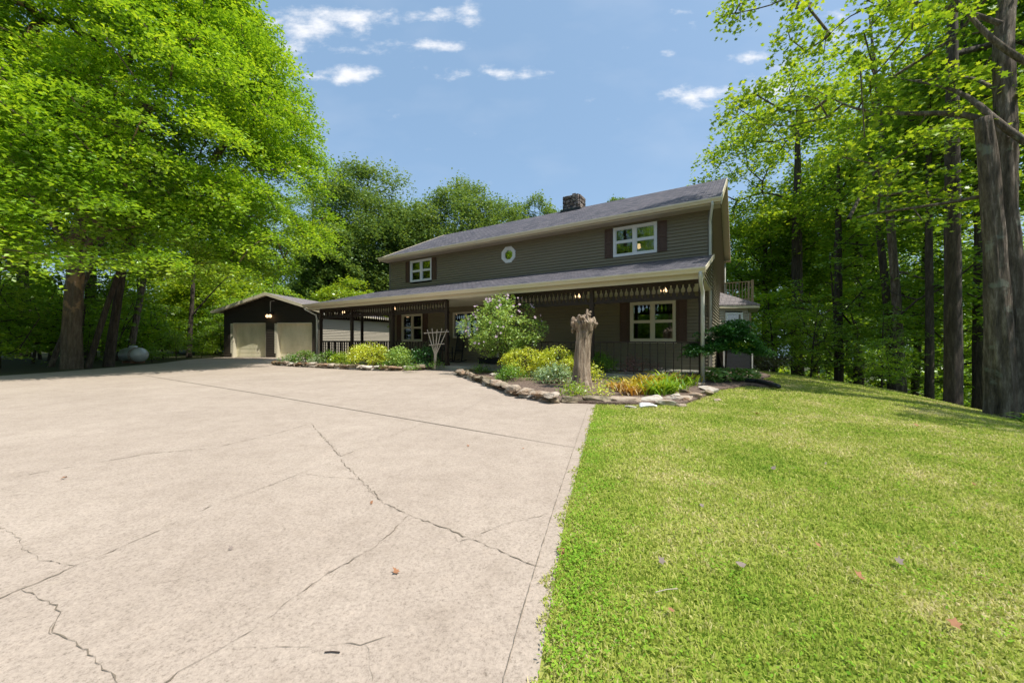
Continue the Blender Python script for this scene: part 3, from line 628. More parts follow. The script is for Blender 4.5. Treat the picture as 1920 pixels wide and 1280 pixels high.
for i in range(6):
    if i == 3: continue
    q, p = posts[i]-.056, posts[i+1]+.056
    b = HB(); fret(b, p, q); b.build('fretwork', 'brown_wood', HOUSE)
    b = HB(); rail(b, p, q, sp=.2 if i > 3 else .16, vb=.018 if i > 3 else .035); b.build('railing', 'brown_wood', HOUSE)
for p, q in ((-2.54, -.39), (-.27, 2.44)):
    b = HB(); fret(b, p, q, False); b.build('fretwork', 'brown_wood', HOUSE)
    b = HB(); rail(b, p, q, False, .16, .035); b.build('railing', 'brown_wood', HOUSE)
for s_ in (15.6, 12.0, 3.55, 1.02):   # lit ceiling lamps with two bulbs
    b = HB(); b.lathe([(.07, 2.56), (.08, 2.58), (.08, 2.6)], 12, (-s_, -2.0, 0)); o = b.build('porch_light', 'black_paint', HOUSE)
    b = HB()
    for k in (-.055, .055): b.lathe([(.012, -.06), (.036, -.045), (.045, 0), (.03, .05), (.012, .07)], 10, (-s_+k, -2.0, 2.47))
    b.build('bulb', 'bulb', o)
# ---- bay window on the end wall, deck behind
bx0, bd0, bd1 = .98, 4.72, 6.95
b = HB(); b.box(0.02, bx0, bd1-.1, bd1, .1, 2.5); siding(b, 's', bd0, bd1, .12, 2.5, [(bd0+.2, bd1-.2, .95, 2.22)], None, 1, fix=bx0)
BAY = b.build('bay_window', 'siding', HOUSE)
b = HB(); b.add([(.0, bd0-.75, 2.5), (bx0+.42, bd0-.2, 2.5), (bx0+.42, bd1+.32, 2.5), (0, bd1+.32, 2.5), (.02, bd0-.1, 3.06), (.02, bd1-.15, 3.06), (.0, bd0-.75, 2.46), (bx0+.42, bd0-.2, 2.46), (bx0+.42, bd1+.32, 2.46), (0, bd1+.32, 2.46)],
                [(0, 1, 4), (1, 2, 5, 4), (2, 3, 5), (6, 9, 8, 7), (0, 6, 7, 1), (1, 7, 8, 2), (2, 8, 9, 3)]); b.build('bay_roof', 'shingles_light', BAY, uv=lambda v: (v[1]+v[0], v[2]*2))
b = HB(); b.prism([(.03, bd0-.73, 2.36), (bx0+.40, bd0-.18, 2.36), (bx0+.40, bd1+.3, 2.36), (.03, bd1+.3, 2.36)], (0, 0, .095)); b.build('bay_fascia', 'trim_cream', BAY)
b = HB(); b.box(bx0-.05, bx0+.05, bd0+.2, bd0+.28, .95, 2.22); b.box(bx0-.05, bx0+.05, bd1-.28, bd1-.2, .95, 2.22); b.box(bx0-.05, bx0+.05, bd0+.28, bd1-.28, 2.14, 2.22); b.box(bx0-.05, bx0+.05, bd0+.28, bd1-.28, .95, 1.03); b.build('window_frame', 'white_trim', BAY)
b = HB(); b.box(bx0-.01, bx0-.004, bd0+.28, bd1-.28, 1.03, 2.14); b.build('pane', 'glass', BAY)
BL = math.hypot(bx0-.02, .62); ba = math.atan2(.62, bx0-.02)
def bayput(o): o.location = (.02, bd0-.62, 0); o.rotation_euler = (0, 0, ba)
b = HB(); siding(b, 'd', -BL, 0, .12, 2.44, [(-BL+.22, -.22, .95, 2.2)]); bayput(b.build('bay_wall', 'siding_light', BAY))
b = HB(); ring(b, -BL+.22, -.22, .95, 2.2, .085, -.05, .06); bayput(b.build('window_frame', 'white_trim', BAY)); b = HB(); b.hb(-BL+.305, -.305, .02, .026, 1.035, 2.115); bayput(b.build('pane', 'glass', BAY))
b = HB(); b.hb(-1.25, 3.0, 8.65, 11.2, 2.82, 2.95); b.hb(-1.27, 3.0, 8.63, 8.65, 2.74, 2.95)
DECK = b.build('deck', 'deck_wood', HOUSE)
b = HB()
for q in np.arange(-1.2, -.0, .135): b.hb(q-.018, q+.018, 8.66, 8.70, 2.95, 3.95)
for q in np.arange(8.75, 11.2, .135): b.hb(-1.24, -1.20, q-.018, q+.018, 2.95, 3.95)
b.hb(-1.27, 0, 8.63, 8.73, 3.95, 3.99); b.hb(-1.27, -1.17, 8.73, 11.2, 3.95, 3.99); b.hb(-1.27, 0, 8.662, 8.698, 3.08, 3.14)
b.hb(-1.27, -1.17, 8.63, 8.73, 2.95, 4.04); b.hb(-1.10, -1.02, 8.63, 8.7, 2.95, 3.95); b.build('deck_railing', 'deck_wood', DECK)
for s_, d_ in ((-1.1, 8.8), (-1.1, 11.0), (2.5, 11.0)): b = HB(); b.hb(s_-.07, s_+.07, d_-.07, d_+.07, -1.2, 2.82); b.build('deck_post', 'deck_wood', DECK)

# ------------------------------------------------------------------ garage
GR = thing('garage', 'low detached garage with a gable front and two pale yellow doors', 'garage', (-18.5, 23.75, 0), radians(-5)); GW = 6.35; GD = 12
def gl2(z):
    if z < 2.98: return (0, GW)
    t = (z-2.98)/.95*(GW/2); return (t, GW-t)
GH = [(.55, 2.85, 0, 2.17), (3.55, 5.95, 0, 2.17)]
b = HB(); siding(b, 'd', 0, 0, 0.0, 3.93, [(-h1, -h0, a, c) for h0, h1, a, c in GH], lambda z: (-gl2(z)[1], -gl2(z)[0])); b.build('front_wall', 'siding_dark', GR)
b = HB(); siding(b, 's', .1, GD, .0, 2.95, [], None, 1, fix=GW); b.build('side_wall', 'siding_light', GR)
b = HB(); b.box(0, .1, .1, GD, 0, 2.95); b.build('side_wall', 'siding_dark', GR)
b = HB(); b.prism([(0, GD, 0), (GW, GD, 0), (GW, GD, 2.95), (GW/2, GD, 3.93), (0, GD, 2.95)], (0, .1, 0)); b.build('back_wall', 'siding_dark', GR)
zs = .30; ov = .40
b = HB(); b.prism([(x, -.45, z) for x, z in ((-ov, 3.06-ov*zs+.02), (GW/2, 4.07), (GW+ov, 3.06-ov*zs+.02), (GW+ov, 3.0-ov*zs+.0), (GW/2, 4.0), (-ov, 3.0-ov*zs))], (0, GD+.9, 0)); b.build('roof', 'shingles_light', GR, uv=lambda v: (v[1], abs(v[0]-GW/2)*1.05))
b = HB()
for sg in (-1, 1):
    xe = GW/2+sg*(GW/2+ov+.01); ze = 3.0-ov*zs
    b.prism([(xe, -.475, ze-.1), (xe, -.475, ze+.085), (GW/2, -.475, 4.08), (GW/2, -.475, 3.89)], (0, .023, 0))
    b.prism([(xe, -.45, ze-.03), (xe, -.06, ze-.03), (GW/2, -.06, 3.965), (GW/2, -.45, 3.965)], (0, 0, .018))
    b.box(xe-.1*sg*0, xe+.1*sg, -.47, GD+.45, ze-.05, ze+.06)
b.build('trim', 'trim_cream', GR)
for h0, h1, a, c in GH:
    b = HB(); n = 8
    for k in range(n):
        z_ = k*c/n; b.box(h0+.1, h1-.02, .245, .28, z_+.012, z_+c/n-.012)
    b.box(h0+.1, h1-.02, .26, .29, 0, c); o = b.build('garage_door', 'garage_door', GR)
    b = HB(); b.box(h0, h0+.1, -.02, .3, .0, c); b.box(h0-.09, h0, -.03, -.0, .28, c); b.box(h1-.02, h1+.02, -.02, .3, 0, c); b.box(h0+.1, h1-.02, -.02, .3, c-.03, c+.04); b.build('door_frame', 'cream_trim', o)
b = HB(); b.box(3.0, 3.42, -.12, -.02, 2.72, 2.9); b.box(3.04, 3.38, -.16, -.12, 2.68, 2.74); o = b.build('garage_light', 'black_paint', GR)
b = HB(); b.lathe([(.02, -.1), (.08, -.06), (.09, .02), (.03, .1)], 10, (3.11, -.2, 2.62)); b.lathe([(.02, -.1), (.08, -.06), (.09, .02), (.03, .1)], 10, (3.31, -.2, 2.62)); b.build('bulb', 'bulb', o)
b = HB(); b.tube([(3.2, -.04, 2.9), (3.2, -.04, 3.55), (3.45, -.04, 3.6)], .03, 6); b.build('conduit', 'downspout', GR)
b = HB(); b.tube([(GW+.6, -.3, 2.75), (GW+.5, -.25, 2.6), (GW+.05, -.1, 2.25), (GW-.0, -.08, 2.1), (GW, -.08, .05)], .05, 8); b.build('downspout', 'downspout', GR, smooth=True)

# ------------------------------------------------------------------ vegetation builders
LEAF = {
 'diamond': ([(0, -.5, 0), (.3, -.05, .06), (0, .5, 0), (-.3, -.05, .06)], [(0, 1, 2, 3)]),
 'fold': ([(0, -.5, 0), (.27, .0, .10), (0, .5, 0), (-.27, .0, .10), ], [(0, 1, 2), (0, 2, 3)]),
 'maple': ([(0, -.5, 0), (.16, -.28, .02), (.44, -.30, .05), (.30, -.04, .04), (.50, .18, .08), (.17, .16, .03), (0, .5, 0), (-.17, .16, .03), (-.50, .18, .08), (-.30, -.04, .04), (-.44, -.30, .05), (-.16, -.28, .02)], [(0, 1, 2, 3, 4, 5, 6, 7, 8, 9, 10, 11)]),
 'oval': ([(0, -.5, 0), (.2, -.2, .05), (.22, .15, .05), (0, .5, 0), (-.22, .15, .05), (-.2, -.2, .05)], [(0, 1, 2, 3, 4, 5)]),
}
def leaf_arrays(rg, Cn, size, shape, tilt=0.55, up=None, var=0.35):
    n = len(Cn); tv, tf = LEAF[shape]; tv = np.array(tv); k = len(tv)
    nz_ = np.stack([rg.normal(0, tilt, n), rg.normal(0, tilt, n), np.ones(n)], 1)
    if up is not None: nz_ = nz_+up
    nz_ /= np.linalg.norm(nz_, axis=1, keepdims=True)
    a = rg.random(n)*2*pi; r = np.stack([np.cos(a), np.sin(a), rg.normal(0, .3, n)], 1)
    x = np.cross(r, nz_); x /= np.linalg.norm(x, axis=1, keepdims=True)+1e-9; y = np.cross(nz_, x)
    sz = size*(1-var+2*var*rg.random(n))
    V = Cn[:, None, :]+sz[:, None, None]*(tv[None, :, 0:1]*x[:, None, :]+tv[None, :, 1:2]*y[:, None, :]+tv[None, :, 2:3]*nz_[:, None, :])
    fs = {}
    for f in tf: fs.setdefault(len(f), []).append(f)
    Fc = [(np.array(v)[None]+(np.arange(n)*k)[:, None, None]).reshape(-1, kk) for kk, v in fs.items()]
    return V.reshape(-1, 3), Fc
def crown_obj(name, rg, Cn, size, shape, m, parent, tilt=.55, up=None):
    V, Fc = leaf_arrays(rg, Cn, size, shape, tilt, up); return link(name, npmesh(name, V, Fc), m, parent)
def sprays(rg, centers, cr, n, flat=0.28, droop=0.25, axis=(0, 0)):
    """flattened, drooping sprays of leaf positions round each centre"""
    k = len(centers); cr_ = cr*(0.65+0.7*rg.random(k)); nn = np.maximum(3, (n*(cr_/cr)**2).astype(int)); idx = np.repeat(np.arange(k), nn)
    N_ = len(idx); a = rg.random(N_)*2*pi; r = np.sqrt(rg.random(N_))*1.0
    lob = 1+0.25*np.sin(a*3+idx*1.7)+.15*np.sin(a*5+idx)
    r = r*lob; R = cr_[idx]
    P = np.stack([np.cos(a)*r*R, np.sin(a)*r*R, rg.normal(0, flat*.45, N_)*R-droop*r*r*R], 1)
    d = centers-np.array([axis[0], axis[1], 0]); d[:, 2] = 0; d /= np.linalg.norm(d, axis=1, keepdims=True)+1e-6
    P[:, 2] += -0.28*(P[:, 0]*d[idx, 0]+P[:, 1]*d[idx, 1])
    return centers[idx]+P
def tubes_mesh(name, P0_, P1_, R0_, R1_, n=5):
    P0_, P1_, R0_, R1_ = map(np.asarray, (P0_, P1_, R0_, R1_)); d = P1_-P0_; d = d/(np.linalg.norm(d, axis=1, keepdims=True)+1e-9)
    a = np.where(np.abs(d[:, :1]) < .8, np.array([[1., 0, 0]]), np.array([[0, 1., 0]])); x = np.cross(d, a); x /= np.linalg.norm(x, axis=1, keepdims=True); y = np.cross(d, x)
    t = np.arange(n)*2*pi/n; cs = np.cos(t)[None, :, None]; sn = np.sin(t)[None, :, None]; o = x[:, None]*cs+y[:, None]*sn
    V = np.concatenate([P0_[:, None]+o*R0_[:, None, None], P1_[:, None]+o*R1_[:, None, None]], 1).reshape(-1, 3)
    m_ = np.arange(len(P0_))*2*n; k = np.arange(n); k2 = (k+1) % n
    f = np.stack([k, k2, k2+n, k+n], 1); return V, (f[None]+m_[:, None, None]).reshape(-1, 4)
def trunk_arrays(rg, pts, rs, n=14, rough=.07, step=.35, flare=0.0):
    pts = np.array(pts, float); rs = np.array(rs, float); Ls = np.concatenate([[0], np.cumsum(np.linalg.norm(np.diff(pts, axis=0), axis=1))])
    k = max(3, int(Ls[-1]/step)); t = np.linspace(0, Ls[-1], k)
    P = np.stack([np.interp(t, Ls, pts[:, i]) for i in range(3)], 1); R = np.interp(t, Ls, rs)
    # soften kinks
    for _ in range(2): P[1:-1] = (P[:-2]+2*P[1:-1]+P[2:])/4
    big = rs.max() > .2
    if big: kk = max(4, k//4); zz = rg.normal(0, 1, (kk, n)); rid = np.array([[np.interp(i*(kk-1)/(k-1), np.arange(kk), zz[:, j]) for j in range(n)] for i in range(k)])*.05
    ph = rg.random(6)*6.28; a = np.arange(n)*2*pi/n; V = []
    for i in range(k):
        d = P[min(i+1, k-1)]-P[max(i-1, 0)]; d /= np.linalg.norm(d); ax = np.array((1, 0, 0.)) if abs(d[0]) < .8 else np.array((0, 1., 0)); x = np.cross(d, ax); x /= np.linalg.norm(x); y = np.cross(d, x)
        lob = 1+rough*(np.sin(3*a+ph[0]+t[i]*.5)+.7*np.sin(5*a+ph[1]-t[i]*.8)+.5*np.sin(8*a+ph[2]+t[i]*2))+(rid[i]+rg.normal(0, .012, n) if big else rg.normal(0, rough*.35, n))
        fl = 1+flare*math.exp(-t[i]/.35)*(1+.4*np.sin(4*a+ph[3])); V.append(P[i]+R[i]*(lob*fl)[:, None]*(np.cos(a)[:, None]*x+np.sin(a)[:, None]*y))
    V = np.concatenate(V); i, j = np.meshgrid(np.arange(k-1), np.arange(n), indexing='ij'); i = i.ravel(); j = j.ravel(); j2 = (j+1) % n
    Fq = np.stack([i*n+j, i*n+j2, (i+1)*n+j2, (i+1)*n+j], 1)
    Vc = np.concatenate([V, P[-1:]+[0, 0, R[-1]*.3]]); cap = np.stack([(k-1)*n+np.arange(n), (k-1)*n+(np.arange(n)+1) % n, np.full(n, len(Vc)-1)], 1)
    return Vc, Fq, cap
def join_arrays(parts):
    Vs = []; F4 = []; F3 = []; o = 0
    for p in parts:
        Vs.append(p[0]); F4.append(p[1]+o)
        if len(p) > 2: F3.append(p[2]+o)
        o += len(p[0])
    return np.concatenate(Vs), [np.concatenate(F4)]+([np.concatenate(F3)] if F3 else [])
def network(rg, starts, centers, axis, seg=.7, r0=.011, up=.8, rmax=.2):
    """join every spray centre to the nearest wood; returns branch tubes"""
    nodes = [np.array(p, float) for p in starts]; par = [-1]*len(nodes); ns = len(nodes)
    ordr = np.argsort(np.hypot(centers[:, 0]-axis[0], centers[:, 1]-axis[1])+.3*np.abs(centers[:, 2]-centers[:, 2].mean()))
    ends = []
    for ci in ordr:
        c = centers[ci]; A = np.array(nodes); d = c-A; dist = np.linalg.norm(d, axis=1)+1e-6
        cost = dist*(1+up*np.maximum(0, -d[:, 2]/dist+.1)); cost[:ns] *= 1.25
        j = int(np.argmin(cost)); p = A[j]; k = max(1, int(dist[j]/seg)); prev = j
        side = rg.normal(0, .10*dist[j], 3); sag = -0.06*dist[j]
        for t in range(1, k+1):
            f = t/k; q = p+(c-p)*f+side*sin(pi*f)+np.array([0, 0, -sag*sin(pi*f)])
            nodes.append(q); par.append(prev); prev = len(nodes)-1
        ends.append(prev)
    cnt = np.zeros(len(nodes)); 
    for e in ends: cnt[e] += 1
    for i in range(len(nodes)-1, -1, -1):
        if par[i] >= 0: cnt[par[i]] += cnt[i]
    A = np.array(nodes); idx = [i for i in range(len(nodes)) if par[i] >= 0]; pr = [par[i] for i in idx]
    rad = np.minimum(rmax, r0*(cnt+.4)**.5); r1 = rad[idx]; r0_ = np.array([rad[p] if p >= ns else rad[i]*1.15 for i, p in zip(idx, pr)]); r0_ = np.minimum(r0_, r1*1.8)
    return tubes_mesh('b', A[pr], A[idx], r0_, r1, 6)
def ellip(rg, ells, n, shell=.5):
    w_ = np.array([e[3]*e[4]*e[5] for e in ells]); pick = rg.choice(len(ells), n, p=w_/w_.sum()); E_ = np.array(ells)[pick]
    d = rg.normal(0, 1, (n, 3)); d /= np.linalg.norm(d, axis=1, keepdims=True); r = (shell**3+(1-shell**3)*rg.random(n))**(1/3)
    return E_[:, :3]+d*r[:, None]*E_[:, 3:6]
def make_tree(name, label, loc, seed, trunk, radii, ells, nspray, cr, nleaf, lsize, shape, leafm, barkm='bark', shell=.5, starts_from=.35, group=None, extra=None, zmin=None, flat=.5, flare=.18, cat='tree', keep=None, droop=.18, r0=.011):
    rg = np.random.default_rng(seed); T = thing(name, label, cat, loc, group=group)
    cs = ellip(rg, ells, nspray, shell)
    if zmin is not None: cs = cs[cs[:, 2] > zmin]
    if keep is not None: cs = cs[keep(cs)]
    if extra is not None: cs = np.concatenate([cs, extra])
    trs = trunk if isinstance(trunk[0][0], (tuple, list)) else [trunk]; rds = radii if isinstance(radii[0], (tuple, list)) else [radii]
    parts = []; starts = []
    for k, (tp, rd) in enumerate(zip(trs, rds)):
        parts.append(trunk_arrays(rg, tp, rd, 56 if max(rd) > .2 else 16 if max(rd) > .13 else 8, .06, .11 if max(rd) > .2 else .3, flare if k == 0 or max(rd) > .2 else 0))
        P = np.array(tp, float); L_ = np.concatenate([[0], np.cumsum(np.linalg.norm(np.diff(P, axis=0), axis=1))]); tt = np.arange(L_[-1]*(starts_from if k == 0 else 0), L_[-1], .5)
        starts += [np.array([np.interp(t, L_, P[:, i]) for i in range(3)]) for t in tt]
    ax = np.mean([p[-1] for p in trs], axis=0)
    parts.append(network(rg, starts, cs, ax[:2], r0=r0, rmax=max(max(r) for r in rds)*.45))
    V, Fc = join_arrays(parts); link('trunk', npmesh('trunk', V, Fc), barkm, T, smooth=True)
    lp = sprays(rg, cs, cr, nleaf, flat, droop, ax[:2]); crown_obj('crown', rg, lp, lsize, shape, leafm, T)
    return T
def copy_thing(T, loc, rz, sc, label=None, group=None):
    c = T.copy(); C.objects.link(c); c.location = loc; c.rotation_euler = (0, 0, rz); c.scale = (sc, sc, sc)
    if label: c['label'] = label
    if group: c['group'] = group
    for ch in list(T.children):
        d = ch.copy(); C.objects.link(d); d.parent = c
    return c
tz = lambda x, y: float(terr(np.array(x), np.array(y)))

# ---- big maple on the left
# keep only sprays on the near/outer crown, profile narrowing with height
mx, my = -16.6, 15.0
def maple_profile(n, seed):
    rg = np.random.default_rng(seed); z = 2.6+rg.random(n*3)**1.05*17.5
    rad = np.interp(z, [2.4, 4.6, 7, 10, 13, 16, 18.5, 20.5], [6.6, 7.7, 8.3, 8.0, 7.1, 5.8, 4.2, 1.2]); r = rad*np.sqrt(.25+.75*rg.random(n*3)); a = rg.random(n*3)*2*pi
    P = np.stack([np.cos(a)*r, np.sin(a)*r, z], 1); wx, wy = P[:, 0]+mx, P[:, 1]+my
    ok = (wx/np.maximum(wy, .5) > -1.62) & ((wy < my+3.9)) | (rg.random(n*3) < .09); ok &= rg.random(n*3) < rad/8.2; ok &= (np.sin(P[:, 0]*1.15+P[:, 2]*.6)+np.sin(P[:, 1]*1.3-P[:, 2]*.75+1)+np.sin(P[:, 2]*1.5+P[:, 0]*.5+2)) > -.95
    lo = 1.0+.20*wy+.35*np.sin(a*5); return P[ok & (z > lo)]
mp = maple_profile(1050, 11)
make_tree('maple_tree', 'huge bright green maple with a thick peeled trunk at the left driveway edge', (mx-.55, my-.6, 0), 21,
          [[(0, 0, -.2), (.02, 0, 1.5), (.05, .05, 3), (.1, .1, 5), (.35, .4, 8), (.45, .5, 12), (.5, .55, 17)], [(.05, .05, 3.2), (1.2, -.3, 5.4), (3.0, -.8, 7.6), (4.4, -1.2, 9.5)], [(.1, .1, 4.2), (-.8, -.9, 7), (-1.3, -2.2, 11)], [(.1, .1, 4.6), (2.2, 1.2, 7), (4.2, 1.8, 9)]],
          [(.285, .255, .235, .22, .17, .10, .04), (.11, .09, .06, .03), (.10, .07, .04), (.09, .07, .04)],
          [(0, 0, 10, .1, .1, .1)], 1, .78, 340, .13, 'fold', 'leaf_maple', 'bark_peel', extra=mp+[.55, .6, 0], flare=.12, droop=.24, flat=.38, r0=.012)
# ---- trunks beside the maple
def leaning(name, label, bx, by, top, r, seed, h=9, forks=(), barkm='bark', group=None, ncl=30, leafm='leaf_wood'):
    t = [(0, 0, -.2), (top[0]*.25, top[1]*.25, h*.25), (top[0]*.6, top[1]*.6, h*.6), (top[0], top[1], h)]
    return make_tree(name, label, (bx, by, tz(bx, by)), seed, [t]+[list(f) for f in forks], [(r*1.15, r, r*.8, r*.45)]+[(r*.5, r*.3, r*.12)]*len(forks), [(top[0], top[1], h+1, 3, 3, 3)], ncl, .8, 120, .16, 'diamond', leafm, barkm, group=group)
leaning('leaning_tree', 'slim dark tree leaning right just behind the peeled maple trunk', *G(162, 689), (1.7, 1.2), .09, 31)
leaning('broadleaf_tree', 'dark medium trunk standing directly left of the gas tank', *G(203, 686), (.9, .5), .145, 32, 10)
leaning('broadleaf_tree', 'grey barked trunk rising behind the gas tank, topped by leaves', *G(240, 677), (.9, 1.0), .13, 33, 10, barkm='bark_grey')
leaning('forked_tree', 'dark thin tree splitting into two arms between the gas tank and the garage', *G(354, 669), (.2, .3), .13, 34, 7.5, forks=[[(.05, .05, 2.6), (1.5, .2, 4.4), (3.0, .3, 6.0)]])
leaning('slanted_tree', 'thin pale trunk slanting right at the far left edge of the driveway', -19.4, 15.5, (2.6, .6), .08, 35, 8, barkm='bark_grey')

# ---- generic woodland trees (three tall, two young), reused as copies
def tall(seed, label, h=17, bare=6, r=.24, leafm='leaf_wood', lsize=.19, ns=120, loc=(0, 0, 0), barkm='bark', low=()):
    rg = np.random.default_rng(seed); tx, ty = rg.normal(0, .5, 2)
    T = [(0, 0, -.6), (tx*.1, ty*.1, h*.2), (tx*.5, ty*.5, h*.5), (tx, ty, h*.92)]
    ells = [(tx, ty, h*.72, 3.6, 3.6, h*.28), (tx*.5, ty*.5, h*.5, 3.0, 3.0, h*.16)]
    ex = np.concatenate([ellip(rg, [(0, 0, z, rr_, rr_, .7)], 9, .6) for z, rr_ in low]) if low else None
    return make_tree('woodland_tree', label, loc, seed, T, (r*1.2, r, r*.8, r*.25), ells, ns, .95, 150, lsize, 'diamond', leafm, barkm, shell=.45, extra=ex, zmin=bare, flare=.4)
def young(seed, label, h=5.5, loc=(0, 0, 0), leafm='leaf_wood', r=.06, spread=1.9, ns=42, lsize=.14, nleaf=80, group=None):
    rg = np.random.default_rng(seed); tx, ty = rg.normal(0, .35, 2)
    ells = [(tx*.5, ty*.5, h*.55, spread, spread, h*.42)]
    return make_tree('understory_tree', label, loc, seed, [(0, 0, -.4), (tx*.4, ty*.4, h*.5), (tx, ty, h*.95)], (r, r*.75, r*.25), ells, ns, .62, nleaf, lsize, 'diamond', leafm, 'bark', shell=.3, zmin=.5, flare=.2, flat=.2, starts_from=.1, group=group)

# trees behind the house: own crowns
BH = 'trees rising behind the house'
def behind(px, ptop, Y, half, seed, label, ns=190, leafm='leaf_far', pb=600, ls=.3):
    X = (px-CX)/F*Y; zt_ = H+(HY-ptop)*Y/F; r = half/F*Y; g = 0; hh = zt_
    return make_tree('broadleaf_tree', label, (X, Y, 0), seed, [(0, 0, -.5), (0, 0, hh*.4), (.2, .1, hh*.85)], (.35, .3, .08),
                     [(0, 0, hh*.62, r*.95, r*.9, hh*.36), (-r*.2, 0, hh*.35, r*1.0, r*.8, hh*.27), (r*.35, 0, hh*.5, r*.75, r*.7, hh*.3)], int(ns*1.25), r*.23, 330, ls*.9, 'diamond', leafm, 'bark', shell=.62, group=BH, flat=.8, droop=.1)
behind(683, 305, 42, 104, 41, 'tall round topped tree behind the left end of the house roof', 230)
behind(862, 335, 44, 96, 42, 'broad tree behind the middle of the house roof, left of the chimney', 210)
behind(938, 366, 47, 78, 43, 'lower tree crown sloping down behind the roof ridge toward the chimney', 150)
behind(1008, 362, 50, 58, 44, 'small airy treetop peeking over the ridge just left of the chimney', 110)
behind(1046, 368, 55, 16, 47, 'tiny sliver of treetop touching the left side of the chimney', 40)
behind(1147, 346, 48, 38, 45, 'small airy treetop peeking over the ridge right of the chimney', 64)
behind(615, 400, 36, 60, 46, 'dense darker tree between the maple and the left end of the house', 110)
behind(765, 368, 48, 66, 48, 'tree filling the dip between the two big crowns behind the roof', 110)
# lit low trees over the garage
make_tree('broadleaf_tree', 'bright yellow green bushy tree just left of the house upper wall, behind the garage', ((655-CX)/F*33, 33, 0), 51, [(0, 0, -.2), (0, 0, 2), (.1, 0, 5)], (.12, .1, .04), [(0, 0, 4.2, 2.7, 2.2, 2.4), (1.2, 0, 3.6, 2.2, 2, 1.9)], 90, .75, 150, .2, 'diamond', 'leaf_lime', shell=.6)
for i, (px, py, Y, r, lb, lm) in enumerate([(465, 470, 40, 4.2, 'green tree rising behind the garage gable', 'leaf_wood'), (560, 470, 41, 4.5, 'green tree behind the right garage slope below the maple boughs', 'leaf_maple'),
                                            (400, 500, 31, 3.6, 'light green tree at the left corner of the garage', 'leaf_lime'), (330, 480, 33, 4, 'sunlit tree in the woods left of the garage', 'leaf_lime')]):
    hh = H+(HY-py)*Y/F
    make_tree('broadleaf_tree', lb, ((px-CX)/F*Y, Y, 0), 60+i, [(0, 0, -.2), (0, 0, hh*.5), (.1, 0, hh*.9)], (.16, .12, .04), [(0, 0, hh*.55, r, r, hh*.45)], 120, .95, 130, .24, 'diamond', lm, shell=.55)

# left woods
TA = tall(71, 'tall shaded woodland tree behind the driveway, left of the gas tank', 16, 5, .22, loc=(-24, 21, 0), low=((3, 2), (4.5, 2.2)))
TB = tall(72, 'tall woodland tree with a straight trunk in the left woods', 19, 6, .26, loc=(-30, 30, 0), ns=130, low=((3.5, 2.4),))
LW = 'tall trees in the woods left of the garage'
TA['group'] = LW; TB['group'] = LW; LWL = 'tall leafy tree in the dense woods left of the garage'; TA['label'] = LWL; TB['label'] = LWL
for i, (x, y, s) in enumerate([(-33, 25, 1), (-28, 38, 1.1), (-36, 34, 1.1), (-19, 41, 1), (-42, 30, 1.1), (-14, 46, 1), (-25, 47, 1.2), (-38, 44, 1.2), (-29, 18, 1), (-34, 16, 1), (-26, 13.5, .95), (-10, 52, 1.1), (-2, 56, 1)]):
    copy_thing(TA if i % 2 else TB, (x, y, 0), i*1.3, s, LWL, LW)
YA = young(81, '', 4.6, (-20.5, 17.5, 0)); YB = young(82, '', 3.4, (-22, 20.5, 0), 'leaf_maple', ns=40, spread=1.7)
US = 'leafy saplings and bushes at the left woods edge'; USL = 'leafy sapling in the undergrowth along the left driveway edge'
for T in (YA, YB): T['group'] = US; T['label'] = USL
for i, (x, y, s) in enumerate([(-19.2, 13.2, .8), (-18.2, 11.8, .7), (-20.8, 15, .9), (-22.8, 17.5, 1.1), (-24, 24, 1.2), (-21.2, 22.5, .9), (-20.6, 26.5, 1), (-23.2, 27.5, 1.1), (-19.9, 28.5, 1.1), (-25.8, 20.5, 1.2), (-22, 13, 1), (-28, 22, 1.3), (-30, 27, 1.5), (-25, 30, 1.4), (-19.6, 24.9, .55), (-19.3, 22.9, .4), (-18.7, 20.6, .38), (-17.9, 18.4, .32), (-18.9, 16.4, .42), (-33, 20, 1.5), (-27, 33, 1.6), (-22.5, 36, 1.6), (-36, 24, 1.7), (-17, 36.5, 1.5), (-20.5, 31, 1.4)]):
    copy_thing(YB if i % 2 else YA, (x, y, -.05), i*2.1, s, USL, US)
# ---- right woods
YC = young(83, '', 6.5, (15, 17, tz(15, 17)), 'leaf_wood', spread=2.3, ns=55, r=.07); YD = young(84, '', 5, (14.6, 20.5, tz(14.6, 20.5)), 'leaf_maple', ns=48, spread=2.0)
RU = 'young trees below the lawn crest in the right woods'; RUL = 'young leafy tree in the understory of the right woods'
for T in (YC, YD): T['group'] = RU; T['label'] = RUL
for i, (x, y, s) in enumerate([(12.5, 24.5, 1), (14, 25, 1.1), (17.5, 21, 1), (19, 17, 1), (16, 13.5, .9), (18, 11.5, .9), (20.5, 14, 1), (15, 9.5, .7), (19, 27, 1.2), (23, 22, 1.2), (24, 17, 1.1), (22, 11, 1), (26, 26, 1.2), (29, 20, 1.3), (12.5, 15.5, .55), (11.5, 11.2, .35), (12.6, 12.6, .45), (17, 8.3, .75), (11, 28, 1.1)]):
    copy_thing(YD if i % 2 else YC, (x, y, tz(x, y)-.1), i*2.4, s, RUL, RU)
